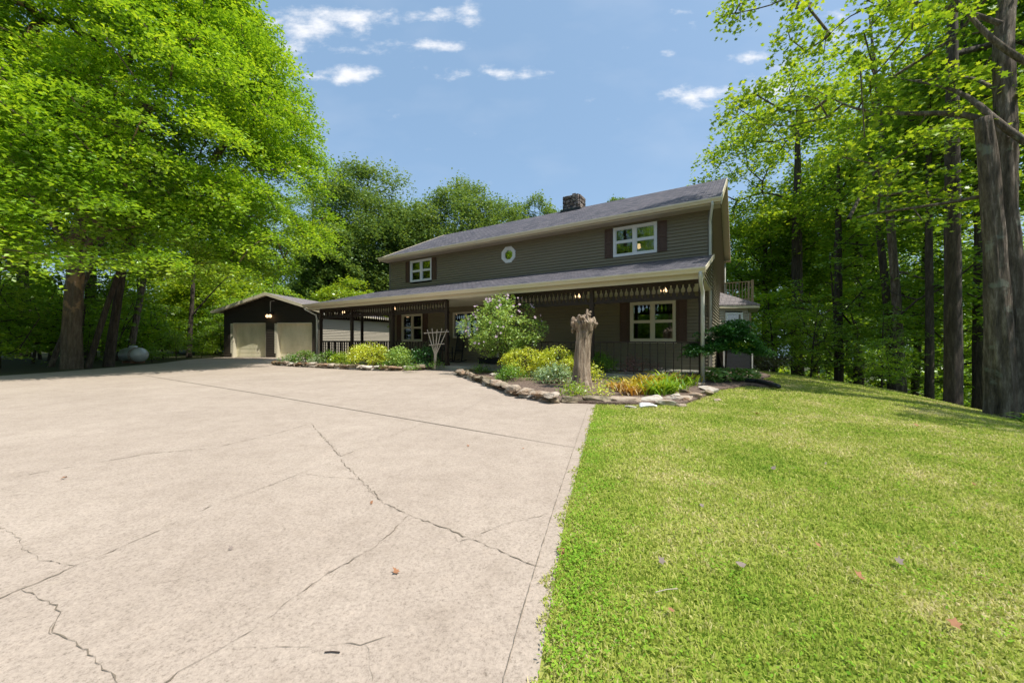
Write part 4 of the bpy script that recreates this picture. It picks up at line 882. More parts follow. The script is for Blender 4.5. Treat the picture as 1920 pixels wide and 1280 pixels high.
def rt(px, Y, r, h, bare, seed, label, ns=110, lean=(0, 0), leafm='leaf_wood', cr=3.4, low=(), barkm='bark', lsize=.17, cx=0):
    X = (px-CX)/F*Y; z = tz(X, Y); rg = np.random.default_rng(seed)
    ells = [(lean[0]+cx, lean[1], h*.7, cr, cr, h*.3)]
    ex = np.concatenate([ellip(rg, [(lean[0]*.3+cx, 0, zz, q, q, .6)], 8, .5) for zz, q in low]) if low else None
    return make_tree('woodland_tree', label, (X, Y, z), seed, [(0, 0, -.5), (lean[0]*.15, lean[1]*.15, h*.22), (lean[0]*.5, lean[1]*.5, h*.55), (*lean, h*.93)], (r*1.15, r, r*.8, r*.2), ells, ns, .85, 140, lsize, 'diamond', leafm, barkm, shell=.4, extra=ex, zmin=bare, flare=.35)
RG = 'tall trees of the right woods'
rt(1786, 9.6, .15, 15, 6.5, 91, 'straight dark trunk, the thicker one beside the twin trunked tree, at the lawn crest', cx=3.6, ns=60, cr=2.2)
rt(1838, 12.4, .16, 16, 7, 92, 'dark straight trunk close to the left of the big twin trunk')
rt(1742, 12.5, .105, 13, 6, 93, 'slim dark trunk in the woods left of the thick straight trunk', ns=48, cr=2.3, cx=1, low=((3.0, 1.8), (4.4, 2.0)))
rt(1692, 13.5, .13, 15, 6, 94, 'pale barked trunk leaning left at the lawn crest', barkm='bark_grey', lean=(-1.2, 0), ns=50, cr=2.1, cx=3.6, low=((3.6, 1.8), (5, 1.6)))
rt(1675, 15, .13, 15, 6, 95, 'dark trunk just left of the pale leaning trunk', lean=(-.9, .5), ns=50, cr=2.2, cx=3.4, low=((3.0, 2), (4.6, 2)))
rt(1712, 16, .12, 15, 7, 96, 'dark trunk leaning right out of the crest behind the pale trunk', lean=(1.7, .3), ns=60, cr=2.6, low=((3.4, 2), (5, 2)))
rt(1572, 17.5, .16, 13, 5, 97, 'thin dark trunk in the middle of the right woods', low=((3.5, 1.6),), ns=46, cr=2.2, cx=1.5)
rt(1495, 22, .28, 19, 5.5, 98, 'large dark trunk nearest the house deck in the right woods', ns=190, cr=5.4, low=((4.5, 2.6), (6, 3)), leafm='leaf_near', lsize=.2)
rt(1435, 26, .2, 14, 4, 99, 'tree with a full green crown right behind the deck', ns=175, cr=4.0, low=((3.5, 2.2),), lsize=.2)
rt(1610, 24, .25, 18, 7, 100, 'tall tree at mid distance in the right woods with high crown', ns=220, cr=5.0, lsize=.2)
TC = rt(1530, 29, .22, 17, 5, 101, 'tall tree at the back of the right woods', ns=130, cr=4.2, low=((4.5, 2.5),), lsize=.22); TC['group'] = RG
for i, (x, y, s) in enumerate([(27, 27, 1), (33, 25, 1), (22, 31, 1), (31, 34, 1.1), (38, 30, 1.1), (26, 42, 1.1), (36, 42, 1.2), (17, 42, 1.0), (34, 19, 1), (45, 38, 1.2), (14, 45, .9)]):
    copy_thing(TC, (x, y, tz(x, y)-.2), i*1.9, s, 'tall tree at the back of the right woods', RG)
# trees behind the viewer, seen only as reflections in the panes
for i, (x, y, s) in enumerate([(-18, -8, .9), (-13, -9, .7), (-24, -14, 1), (-14, -14, .8), (-6, -17, .9), (-22, -8, .9), (-10, -24, 1.1), (3, -20, .9), (-18, -20, 1)]):
    copy_thing(TA if i % 2 else TB, (x, y, 0), i*1.3, s, 'woodland tree standing behind the viewpoint, reflected in the windows', 'trees behind the viewpoint')

copy_thing(TC, (12.0, -2.4, tz(12.0, -2.4)), 1.0, .85, 'tree just outside the right edge, its shadow touching the near lawn', 'trees outside the right edge')
copy_thing(TC, (13.2, 1.4, tz(13.2, 1.4)), 2.2, .8, 'tree outside the right edge, its shadow lying along the lawn crest', 'trees outside the right edge')
# ---- big twin trunk tree on the right
rg = np.random.default_rng(7); BX, BY = 8.75, 6.6; BZ = tz(BX, BY)
def WL(px, py, Y): p = W(px, py, Y); return (p[0]-BX, p[1]-BY, p[2]-BZ)
RT = [[(.12, 0, -.4), WL(1900, 600, 6.6), WL(1885, 400, 6.65), WL(1884, 200, 6.7), WL(1880, 80, 6.8), WL(1900, -120, 7), WL(1935, -420, 7.2), WL(1960, -800, 7.3)],
      [(.02, 0, -.4), WL(1872, 600, 6.5), WL(1864, 450, 6.5), WL(1852, 300, 6.5), WL(1842, 222, 6.5)],
      [WL(1890, 262, 6.6), WL(1857, 220, 6.8), WL(1792, 207, 7.1), WL(1733, 215, 7.5), WL(1680, 213, 7.9), WL(1628, 211, 8.4), WL(1589, 200, 8.9), WL(1559, 184, 9.3), WL(1528, 168, 9.8)],
      [WL(1925, 268, 6.4), WL(1867, 232, 6.5), WL(1838, 197, 6.7), WL(1811, 174, 6.9), WL(1772, 162, 7.3), WL(1700, 150, 7.9)],
      [WL(1925, 118, 6.5), WL(1858, 79, 6.6), WL(1825, 36, 6.8), WL(1790, -5, 7), WL(1730, -60, 7.4)],
      [WL(1878, 45, 6.8), WL(1792, 14, 7.2), WL(1710, 3, 7.8), WL(1628, 8, 8.4), WL(1580, 35, 8.9), WL(1545, 75, 9.4)],
      [WL(1868, 362, 6.5), WL(1792, 380, 6.8), WL(1700, 392, 7.3), WL(1621, 400, 7.8), WL(1578, 415, 8.2)],
      [WL(1884, 178, 6.7), WL(1840, 150, 7.2), WL(1790, 138, 7.8), WL(1715, 160, 8.5), WL(1640, 130, 9.2)],
      [WL(1882, -60, 6.9), WL(1700, -120, 7.8), WL(1560, -70, 8.8), WL(1470, 5, 9.6), WL(1400, 22, 10.2), WL(1345, 30, 10.6)]]
RR = [(.235, .19, .155, .135, .12, .10, .07, .03), (.21, .15, .128, .115, .10), (.06, .055, .048, .042, .036, .03, .022, .015, .008), (.055, .05, .045, .035, .025, .012), (.05, .045, .035, .03, .015), (.045, .035, .025, .018, .012, .006),
      (.04, .032, .025, .015, .006), (.035, .03, .022, .015, .008), (.045, .035, .025, .018, .012, .007)]
sp = []
def scat(n, x0, x1, y0, y1, Ya, Yb):
    for _ in range(n): sp.append(WL(rg.uniform(x0, x1), rg.uniform(y0, y1), rg.uniform(Ya, Yb)))
scat(10, 1365, 1470, 150, 235, 9.6, 10.8); scat(6, 1345, 1430, -5, 45, 10.2, 11); scat(13, 1460, 1560, 0, 110, 9.2, 10.6); scat(14, 1480, 1620, 140, 250, 8.8, 10.5)
scat(56, 1600, 1930, -80, 270, 6.6, 8.6); scat(30, 1560, 1900, 230, 430, 7.0, 9); scat(8, 1750, 1940, -300, 0, 6.6, 8)
sp += [np.array((rg.uniform(7.3, 9.2), rg.uniform(10.0, 11.3), rg.uniform(11.2, 12.6)))-np.array((BX, BY, BZ)) for _ in range(13)]
BT = make_tree('maple_tree', 'big twin trunked tree on the right, one stem snapped off, long bare limbs', (BX, BY, BZ), 8, RT, RR, [(5, -1, 12, 2.4, 2.4, 2)], 12, .42, 62, .105, 'maple', 'leaf_near', 'bark_grey', extra=np.array(sp), flare=.45, flat=.35, starts_from=.5, r0=.007)

# ---- far woods
def far_wood(name, seed, arcs, n, size, m):
    rg = np.random.default_rng(seed); P = []
    for (a0, a1, r0, r1, zb, zt_) in arcs:
        k = n//len(arcs); a = np.radians(rg.uniform(a0, a1, k)); r = rg.uniform(r0, r1, k); zc = zb+(zt_-zb)*(0.7+.22*np.sin(a*31)+.16*np.sin(a*73+2))*rg.random(k)**.7
        P.append(np.stack([np.cos(a)*r, np.sin(a)*r, zc], 1))
    P = np.concatenate(P); V, Fc = leaf_arrays(rg, P, size, 'diamond', 1.0); return tag(link(name, npmesh(name, V, Fc), m), 'far off woodland reading as one green mass between the trunks', 'woodland', kind='stuff')
far_wood('far_woods', 3, [(92, 152, 62, 72, -1, 9)], 26000, 1.1, 'leaf_wood')
far_wood('far_woods', 5, [(178, 262, 30, 40, 0, 8)], 16000, .9, 'leaf_wood')
far_wood('far_woods', 4, [(20, 78, 58, 80, -13, 1.2)], 30000, 1.1, 'leaf_lime')

# ------------------------------------------------------------------ garden
rg = np.random.default_rng(99); rn = random.Random(12)
def rock(name, label, x, y, z, sx, sy, sz, rot, m, group=None, seed=0, cat='stone', tilt=0):
    bm = bmesh.new(); bmesh.ops.create_icosphere(bm, subdivisions=3, radius=1); r_ = np.random.default_rng(seed)
    pl = [(lambda v: v/np.linalg.norm(v))(r_.normal(0, 1, 3)*np.array([1, 1, 1.2])) for _ in range(9)]; of = r_.uniform(.42, .82, 9)
    for v in bm.verts:
        p = np.array(v.co); p = np.sign(p)*np.abs(p)**.55; p /= max(1, np.max(np.abs(p)))
        for n_, o_ in zip(pl, of):
            d = p@n_-o_*1.1
            if d > 0: p = p-n_*d
        p = p*(1+.035*math.sin(9*p[0]+seed)+.035*math.sin(11*p[1]+p[2]*7+seed*2))+r_.normal(0, .018, 3)
        v.co = (p[0]*sx/2, p[1]*sy/2, p[2]*sz/2)
    me = bpy.data.meshes.new(name); bm.to_mesh(me); bm.free()
    o = link(name, me, m); o.location = (x, y, z+sz/2*.86); o.rotation_euler = (tilt, rn.uniform(-.06, .06), rot)
    return tag(o, label, cat, group)
def walk(poly):
    P = [np.array(p) for p in poly]; Ls = np.concatenate([[0], np.cumsum([np.linalg.norm(P[i+1]-P[i]) for i in range(len(P)-1)])])
    def at(t):
        i = min(len(P)-2, max(0, int(np.searchsorted(Ls, t)-1))); f = (t-Ls[i])/(Ls[i+1]-Ls[i]); q = P[i]+(P[i+1]-P[i])*f; d = P[i+1]-P[i]; return q, math.atan2(d[1], d[0])
    return Ls[-1], at
ORD = 'first second third fourth fifth sixth seventh eighth ninth tenth eleventh twelfth thirteenth fourteenth fifteenth sixteenth seventeenth eighteenth nineteenth twentieth'.split()+['twenty '+q for q in 'first second third fourth fifth sixth seventh eighth ninth'.split()]+['thirtieth']
def edging(poly, label, group, m_, base, w0, w1, hgt, seed, rows=1, inset=.09, z0=0.0):
    Lt, at = walk(poly); t = .05; k = 0; col = 0
    while t < Lt-.1:
        wd = rn.uniform(w0, w1); (q, a) = at(t+wd/2); nrm = np.array((-math.sin(a), math.cos(a)))*base
        for row in range(rows):
            p = q+nrm*(inset+row*.055+rn.uniform(-.02, .02)); h_ = hgt*rn.uniform(.75, 1.2)
            mm = m_[rn.randrange(len(m_))]
            rock('edging_stone', label % ORD[min(col, 29)] if rows == 1 else label % (ORD[min(col, 29)], ('lower', 'upper')[row]), p[0], p[1], z0+row*hgt*.78-.01, wd*1.15, .24*rn.uniform(.8, 1.3), h_, a+rn.uniform(-.3, .3), mm, group, seed+k); k += 1
        t += wd*.97; col += 1
edging(edge_l[1:8], 'rough brown edging stone of the left bed, %s from its garage end, %s course', 'stones edging the left flower bed', ['mossy_stone', 'mossy_stone', 'edge_stone', 'pale_stone'], -1, .24, .46, .125, 100, rows=2)
edging([L(6.45, -2.9)]+edge_m[1:6], 'tan stone edging the driveway curve, %s from the walkway, %s course', 'stones edging the main bed along the driveway', ['edge_stone', 'pale_stone', 'edge_stone', 'mossy_stone'], -1, .2, .42, .125, 200, rows=2)
# the straight front run beside the lawn
xq, yq = G(1052, 757); xe, ye = G(1265, 757)
edging([(xq, yq+.02), (1.45, 6.28), (2.0, 6.3), (2.75, 6.45)], 'thick weathered front edging stone of the main bed, %s from its left end', 'stones edging the front of the main bed', ['edge_stone', 'mossy_stone', 'pale_stone'], 1, .3, .62, .15, 300, inset=.06)
for i, (px, py, sx, sy, sz, rot, m_, lb) in enumerate([
    (1213, 764, .30, .17, .08, .05, 'white_stone', 'flat whitish stone lying on the grass edge in front of the main bed edging'),
    (1253, 760, .42, .22, .10, -.45, 'pale_stone', 'pale slanted slab at the right end of the front edging, tipped toward the lawn'),
    (1285, 754, .22, .16, .10, .5, 'edge_stone', 'small orange tan stone at the right end of the front edging'),
    (1305, 748, .26, .18, .13, -.7, 'edge_stone', 'pinkish pointed stone near the right end of the rock pile'),
    (1288, 740, .24, .2, .13, .3, 'mossy_stone', 'dark shaded stone in the middle of the rock pile at the bed corner'),
    (1268, 748, .26, .18, .12, .9, 'pale_stone', 'grey stone behind the slanted slab in the rock pile'),
    (1330, 735, .40, .32, .14, .2, 'pale_stone', 'broad flat grey stone topping the right end of the rock pile'),
    (1312, 724, .5, .35, .12, .35, 'pale_stone', 'large flat slab between the daylilies and the small dark maple'),
    (1325, 742, .22, .2, .16, .1, 'mossy_stone', 'dark pitted stone under the right end slab of the rock pile'),
    (1182, 765, .18, .12, .05, .1, 'pale_stone', 'small flat stone left of the whitish stone by the lawn edge'),
    (1345, 752, .14, .1, .05, .4, 'edge_stone', 'tiny tan stone sitting in the soil right of the rock pile'),
    (1275, 762, .2, .12, .06, -.2, 'edge_stone', 'thin rust coloured stone in front of the slanted slab'),
    (925, 706, .34, .2, .09, .3, 'pale_stone', 'pale flat stone inside the main bed near its left tip'),
    (948, 712, .3, .2, .08, -.3, 'edge_stone', 'flat rusty stone inside the main bed left of the golden shrubs')]):
    x, y = G(px, py); rock('garden_stone', lb, x, y, .0 if i < 12 else .04, sx, sy, sz, rot, m_, None, 400+i)

def shrub(name, label, x, y, z, r, h, seed, leafm, n=2600, size=.05, shape='diamond', ns=36, cr=.22, cat='shrub', flat=.6, group=None, up=None, low=.15, stems=True):
    rg_ = np.random.default_rng(seed); T = thing(name, label, cat, (x, y, z), group=group)
    cs = ellip(rg_, [(0, 0, h*.52, r, r, h*.46)], ns, .62); cs = cs[cs[:, 2] > h*low]
    if stems:
        st = [np.array([rg_.normal(0, .04), rg_.normal(0, .04), .02]) for _ in range(5)]
        V, Fq = network(rg_, st, cs, (0, 0), seg=.15, r0=.003, rmax=.02, up=.3); link('stems', npmesh('stems', V, [Fq]), 'bark', T, smooth=True)
    lp = sprays(rg_, cs, cr, max(5, n//len(cs)), flat, .2); lp = lp[lp[:, 2] > .0]
    crown_obj('foliage', rg_, lp, size, shape, leafm, T, .75, up); return T
def gp(px, py, z=.08): x, y = G(px, py, z); return x, y, z
# left bed, left to right
lx = lambda s, d: (*L(s, d), .09)
def lb(px, d):   # point on the left bed in the house frame, seen at pixel column px
    kx = (px-CX)/F; bx_, by_ = HP[0]+d*NX[0], HP[1]+d*NX[1]; s_ = (kx*by_-bx_)/(UX[0]-kx*UX[1]); return (*L(s_, d), .09)
shrub('perennial', 'low pale green perennial at the left tip of the left bed', *lb(548, -4.0), .38, .38, 501, 'leaf_sage', 700, .07, ns=16, cat='plant')
shrub('perennial', 'loose light green plant second from the left in the left bed', *lb(572, -3.7), .42, .50, 502, 'leaf_shrub', 900, .07, ns=18, cat='plant')
shrub('perennial', 'sparse brownish green plant beside the porch downspout', *lb(597, -3.9), .3, .36, 503, 'leaf_sage', 500, .06, ns=12, cat='plant')
shrub('shrub', 'small grey green round shrub in front of the left porch lattice', *lb(617, -3.4), .36, .52, 504, 'leaf_shrub', 1200, .055, ns=22)
shrub('perennial', 'lime green plant clump just left of the golden mound shrub', *lb(641, -3.9), .42, .44, 505, 'leaf_lime', 900, .07, ns=18, cat='plant')
shrub('golden_shrub', 'rounded golden yellow mound shrub, the biggest in the left bed', *lb(694, -3.6), .80, .86, 506, 'leaf_gold', 6500, .05, ns=75, cr=.2, low=.1)
shrub('shrub', 'light green leafy shrub right of the golden mound in the left bed', *lb(752, -3.5), .44, .74, 507, 'leaf_hibiscus', 2600, .065, ns=34, low=.05)
shrub('shrub', 'dark green shrub growing round the foot of the fan trellis', *lb(797, -3.0), .40, .85, 508, 'leaf_dark', 1200, .06, ns=22)
shrub('perennial', 'tiny green plant at the right tip of the left bed', *lb(820, -3.1), .22, .26, 509, 'leaf_shrub', 250, .05, ns=8, cat='plant')
for px, lbl, sd in ((720, 'small ground plant under the golden mound shrub, on its right', 1), (775, 'low ground plant beside the edging under the trellis', 2), (665, 'small ground plant under the left side of the golden mound', 3)):
    shrub('perennial', lbl, *lb(px, -4.1), .22, .2, 510+sd, 'leaf_shrub', 260, .05, ns=8, cat='plant', stems=False)

# rose of sharon
def mb(px, py, z=.05): x, y = G(px, py, z); return x, y, z
hx, hy, hz = mb(947, 700); HT = thing('flowering_shrub', 'tall airy shrub with pale pink flowers in front of the porch', 'shrub', (hx, hy, hz))
r_ = np.random.default_rng(61); cs = ellip(r_, [(.0, 0, 1.42, 1.10, 1.0, .90), (-.45, 0, 1.25, .75, .7, .6), (.62, 0, 1.2, .8, .7, .62), (-.1, 0, 2.0, .6, .6, .42)], 150, .35)
cs = cs[(cs[:, 2] > .42)]; cs = np.concatenate([cs, [(1.12, 0, 1.5), (1.2, .1, 1.58), (-1.3, 0, 1.45), (-1.22, 0, 1.6), (.75, .1, 2.05), (-.75, 0, 1.95)]])
V, Fq = network(r_, [np.array([a, b_, .02]) for a, b_ in ((0, 0), (.07, .05), (-.07, .03), (.03, -.07))], cs, (0, 0), seg=.22, r0=.0042, rmax=.03, up=.4); link('stems', npmesh('stems', V, [Fq]), 'bark', HT, smooth=True)
lp = sprays(r_, cs, .20, 74, .8, .1); crown_obj('foliage', r_, lp, .062, 'oval', 'leaf_hibiscus', HT, .9)
fs = ellip(r_, [(.0, -.1, 1.42, 1.2, 1.1, 1.02)], 400, .93); fs = fs[((fs[:, 1] < .2) | (fs[:, 2] > 1.9)) & (fs[:, 2] > .9) & ((fs[:, 0] < .1) | (fs[:, 2] > 1.6))][:52]
for p in fs:
    d = np.array([p[0]*.5+r_.normal(0, .2), p[1]*.5-.6, .45+r_.normal(0, .2)]); d /= np.linalg.norm(d); x_ = np.cross(d, (0, 0, 1)); x_ /= np.linalg.norm(x_); y_ = np.cross(x_, d); q = B(); R_ = r_.uniform(.026, .046)
    for k in range(5):
        a = k*2*pi/5; vs = [p]+[p+(x_*cos(a+o_)+y_*sin(a+o_))*R_*rr_+d*.012*rr_ for o_, rr_ in ((-.5, .7), (-.3, 1.05), (.3, 1.05), (.5, .7))]; q.add(vs, [(0, 1, 2, 3, 4)])
    q.build('flower', 'petal', HT)
# golden shrubs and others of the main bed
shrub('golden_shrub', 'yellow green spreading shrub right of the flowering shrub, left half of the golden pair', *mb(985, 704), .64, .84, 521, 'leaf_gold', 6000, .042, ns=75, cr=.17, low=.05)
shrub('golden_shrub', 'yellow green spreading shrub directly left of the dead tree stump', *mb(1046, 706), .62, .82, 522, 'leaf_gold', 6000, .042, ns=75, cr=.17, low=.05)
shrub('shrub', 'green leafed lower shrub tucked under the left golden shrub', *mb(958, 712), .34, .4, 523, 'leaf_shrub', 1500, .045, ns=20)
shrub('sage_plant', 'silvery green upright perennial at the foot of the stump, on its left', *mb(1046, 718), .30, .42, 524, 'leaf_sage', 1300, .06, ns=26, cat='plant')
shrub('perennial', 'blue green floppy plant left of the silvery plant by the stump', *mb(1020, 712), .22, .3, 526, 'leaf_sage', 600, .06, ns=16, cat='plant')
shrub('shrub', 'dark green rounded shrub behind the right side of the stump', *mb(1122, 704), .50, .66, 525, 'leaf_shrub', 4200, .05, ns=56, low=.02)
shrub('perennial', 'yellow green plant hugging the right side of the stump', *mb(1108, 714), .24, .42, 527, 'leaf_gold', 800, .045, ns=18, cat='plant')
shrub('ground_plant', 'lime green ground plant in front of the stump', *mb(1080, 738), .22, .17, 528, 'leaf_lime', 700, .045, ns=16, cat='plant', stems=False)
shrub('ground_plant', 'small yellow green ground plant right of the stump near the edging', *mb(1126, 741), .13, .13, 529, 'leaf_gold', 300, .04, ns=9, cat='plant', stems=False)
shrub('ground_plant', 'pale green low plant between the stump and the daylilies', *mb(1150, 722), .16, .15, 530, 'leaf_lime', 260, .04, ns=9, cat='plant', stems=False)
shrub('purple_plant', 'purple leaved wispy plant standing above the daylilies', *mb(1186, 708), .22, .62, 531, 'leaf_purple', 360, .05, ns=16, cat='plant', low=.45)
shrub('purple_plant', 'second smaller purple leaved plant behind the middle of the daylilies', *mb(1222, 706), .16, .55, 532, 'leaf_purple', 200, .045, ns=10, cat='plant', low=.4)
shrub('ground_plant', 'dark green low plant at the left tip of the main bed', *mb(905, 698), .3, .2, 533, 'leaf_shrub', 500, .05, ns=12, cat='plant', stems=False)
def blades(name, label, x, y, z, n, ln, wd, m, seed, spread=.14, group=None, cat='plant', curve=.5):
    r_ = np.random.default_rng(seed); V = []; Fq = []
    for i in range(n):
        a = r_.random()*2*pi; l = ln*r_.uniform(.6, 1.15); w_ = wd*r_.uniform(.7, 1.2); b0 = np.array([r_.normal(0, spread*.45), r_.normal(0, spread*.45), 0]); o = np.array([cos(a), sin(a), 0]); sd = np.array([-sin(a), cos(a), 0]); lean = r_.uniform(.15, .55); k = 5; c_ = curve*r_.uniform(.6, 1.4)
        for j in range(k+1):
            t = j/k; p = b0+o*l*(lean*t+c_*t*t*.7)+np.array([0, 0, l*(t*(1.05-lean*.4)-c_*t**2.4*.75)]); q = w_*(1-t**2.2)*.5*(.6+.8*t)+.0008; V += [np.array((x, y, z))+p-sd*q, np.array((x, y, z))+p+sd*q]
        n0 = len(V)-2*(k+1); Fq += [(n0+2*j, n0+2*j+1, n0+2*j+3, n0+2*j+2) for j in range(k)]
    return tag(link(name, npmesh(name, V, [Fq]), m), label, cat, group)
DG = 'daylily clumps in the main bed'
for i, (px, py, m_, n, ln, lbl) in enumerate([
    (1163, 733, 'leaf_lily_orange', 26, .27, 'orange leaved daylily clump at the far left of the daylily row'), (1182, 727, 'leaf_lily_yellow', 30, .30, 'straw yellow daylily clump second from the left at the back'), (1186, 740, 'leaf_lily_orange', 26, .26, 'orange daylily clump at the left front near the edging stones'),
    (1206, 738, 'leaf_lily_yellow', 36, .32, 'bright yellow daylily clump left of the green one'), (1205, 725, 'leaf_lily_yellow', 30, .34, 'yellow daylily clump at the back of the row under the purple plant'), (1228, 740, 'leaf_lily_green', 40, .33, 'fresh green daylily clump in the front middle of the row'), (1227, 726, 'leaf_lily_yellow', 30, .38, 'tall yellowish daylily clump in the back middle'),
    (1249, 738, 'leaf_lily_green', 40, .34, 'dark green daylily clump right of the front middle one'), (1250, 725, 'leaf_lily_green', 30, .44, 'tallest green daylily clump at the back of the row'), (1268, 733, 'leaf_lily_green', 30, .30, 'green daylily clump spilling toward the rock pile'), (1271, 720, 'leaf_lily_orange', 34, .33, 'orange tinted daylily clump at the right back'), (1291, 722, 'leaf_lily_green', 30, .31, 'mixed green daylily clump near the right end of the row'), (1303, 716, 'leaf_lily_yellow', 22, .28, 'small yellow green daylily clump at the far right of the row'), (1150, 728, 'leaf_lily_yellow', 12, .2, 'tiny yellow daylily tuft left of the row')]):
    x, y, z = mb(px, py, .04); blades('daylily', lbl, x, y, z, int(n*1.9), ln*1.3, .036, m_, 600+i, .22, DG)
x, y, z = mb(1234, 712); b = B()
# tree stump
sx, sy, sz_ = mb(1093, 728, .04); ST = thing('tree_stump', 'tall weathered bare tree stump with a knobbly crown, standing in the main flower bed', 'tree stump', (sx, sy, sz_)); r_ = np.random.default_rng(5); n = 64; k = 90; HS = 1.50
V = []; base_r = [(0, .235), (.08, .205), (.25, .185), (.5, .165), (.8, .155), (1.05, .15), (1.2, .165), (1.33, .185), (1.42, .195), (1.5, .15)]
for i in range(k):
    t = i/(k-1)*HS; R_ = np.interp(t, [q[0] for q in base_r], [q[1] for q in base_r]); cx_ = -.03+.05*t-.03*sin(t*2.5); 
    for j in range(n):
        a = j*2*pi/n; tw = a+t*.35
        rr_ = R_*(1+.05*sin(3*tw+1)+.05*sin(7*tw+2+.5*sin(t*6))+.045*abs(sin(6.5*tw+t*2))+.035*sin(17*tw-t*5+sin(t*9))+.035*r_.random())
        if t > 1.22: rr_ *= 1+.16*sin(4*a+2+t*3)+.12*sin(7*a+t*8)*min(1, (t-1.22)*5)
        if t < .2: rr_ *= 1+.14*(1-t/.2)*sin(5*a+1)
        V.append((cx_+rr_*cos(a), rr_*sin(a), t+(.05*sin(3*a)+.03*sin(7*a+1))*max(0, t-1.3)*5))
Fq = [(i*n+j, i*n+(j+1) % n, (i+1)*n+(j+1) % n, (i+1)*n+j) for i in range(k-1) for j in range(n)]; V.append((.02, 0, HS-.12)); F3 = [((k-1)*n+j, (k-1)*n+(j+1) % n, len(V)-1) for j in range(n)]
link('trunk', npmesh('trunk', V, [Fq, F3]), 'stump_wood', ST, smooth=True)
def knob(pts, rs, nm='knob'):
    V_, F4, F3_ = trunk_arrays(r_, pts, rs, 12, .16, .035); link(nm, npmesh(nm, V_, [F4, F3_]), 'stump_wood', ST, smooth=True)
for kx_, ky_, kz_, ex, ey, ez, kr in [(-.15, -.03, 1.28, -.25, -.08, 1.42, .05), (-.16, .04, 1.34, -.2, .0, 1.54, .045), (-.12, -.12, 1.32, -.2, -.2, 1.46, .045), (-.08, -.1, 1.4, -.11, -.14, 1.58, .04), (-.03, -.14, 1.34, -.03, -.24, 1.44, .05), (.0, -.06, 1.42, -.02, -.1, 1.56, .04),
        (.04, -.13, 1.36, .10, -.22, 1.42, .045), (.08, -.08, 1.42, .08, -.1, 1.6, .04), (.10, -.02, 1.42, .09, -.03, 1.70, .034), (.13, -.02, 1.44, .17, -.04, 1.66, .03), (.14, -.08, 1.42, .29, -.1, 1.36, .042), (.15, .02, 1.40, .25, .02, 1.47, .04), (.05, .1, 1.42, .06, .13, 1.6, .04), (-.05, .1, 1.42, -.09, .12, 1.55, .045),
        (.12, -.12, 1.34, .2, -.16, 1.46, .035), (-.2, 0, 1.2, -.24, -.03, 1.30, .035), (.17, 0, 1.24, .22, -.02, 1.34, .03), (.02, -.15, 1.46, -.06, -.2, 1.53, .03)]:
    a_ = np.array((kx_, ky_, kz_)); e_ = np.array((ex, ey, ez)); m1_ = a_+(e_-a_)*.4+r_.normal(0, .018, 3); m2_ = a_+(e_-a_)*.75+r_.normal(0, .022, 3)
    knob([a_, m1_, m2_, e_], [kr*1.25, kr*.9, kr*1.05, kr*.55])
    if r_.random() < .7: f_ = m2_+r_.normal(0, .045, 3)+np.array((0, -.01, .02)); knob([m2_, (m2_+f_)/2+r_.normal(0, .01, 3), f_], [kr*.8, kr*.6, kr*.3])
# fan trellis
x, y, _ = lb(815, -3.1); FT = thing('trellis', 'weathered grey fan shaped wooden trellis leaning in the left bed', 'trellis', (x, y, .05), ROT+.25); x0s = [-.03, -.015, 0, .015, .03]; x1s = [-.42, -.22, 0, .2, .42]
for i in range(5):
    b = B(); x1 = x1s[i]*.95+.1; b.bar((x0s[i], -.008*(i % 2), 0), (x0s[i]*1.2+.03, -.008*(i % 2), .55), .028, .012, (0, 1, 0)); b.bar((x0s[i]*1.2+.03, -.008*(i % 2), .54), (x1, 0, 1.42+.04*(i % 2)), .028, .012, (0, 1, 0)); b.build('slat', 'grey_wood', FT)
for z_, a_, c_ in ((.86, -.22, .40), (1.29, -.42, .58)): b = B(); b.bar((a_, -.022, z_), (c_, -.022, z_+.05), .03, .014, (0, 1, 0)); b.build('crossbar', 'grey_wood', FT)
# rocking chairs
def rocker(s_, d_, rz, label):
    T = thing('rocking_chair', label, 'rocking chair', (*L(s_, d_), .15), ROT+rz, 'black rocking chairs on the porch')
    for sx_ in (-.26, .26):
        b = B(); pts = [(sx_, -.45+.95*t, .03+.22*(t-.45)**2*1.3) for t in np.linspace(0, 1, 9)]
        for p, q in zip(pts, pts[1:]): b.bar(p, q, .03, .035)
        b.build('rocker', 'black_paint', T)
        b = B(); b.bar((sx_, -.24, .05), (sx_, -.24, .64), .035); b.build('leg', 'black_paint', T)
        b = B(); b.bar((sx_, .22, .05), (sx_, .40, 1.12), .035); b.build('leg', 'black_paint', T)
        b = B(); b.bar((sx_, -.3, .65), (sx_, .3, .63), .07, .022); b.build('armrest', 'black_paint', T)
    b = B()
    for k in range(6): b.box(-.25, .25, -.24+k*.085, -.165+k*.085, .40, .42)
    b.build('seat', 'black_paint', T); b = B()
    for k in range(6): b.bar((-.2+k*.08, .27, .44), (-.2+k*.08, .39, 1.1), .045, .012, (0, 1, 0))
    b.bar((-.26, .395, 1.13), (.26, .395, 1.13), .02, .07); b.bar((-.26, .29, .5), (.26, .29, .5), .02, .05); b.build('backrest', 'black_paint', T)
rocker(10.35, -.95, .1, 'black wooden rocking chair nearer the brown post, left of its twin'); rocker(9.55, -.95, -.25, 'black wooden rocking chair on the right, in front of the wide pane')
rocker(3.9, -.9, .1, 'dark rocking chair in the porch shade behind the stump')
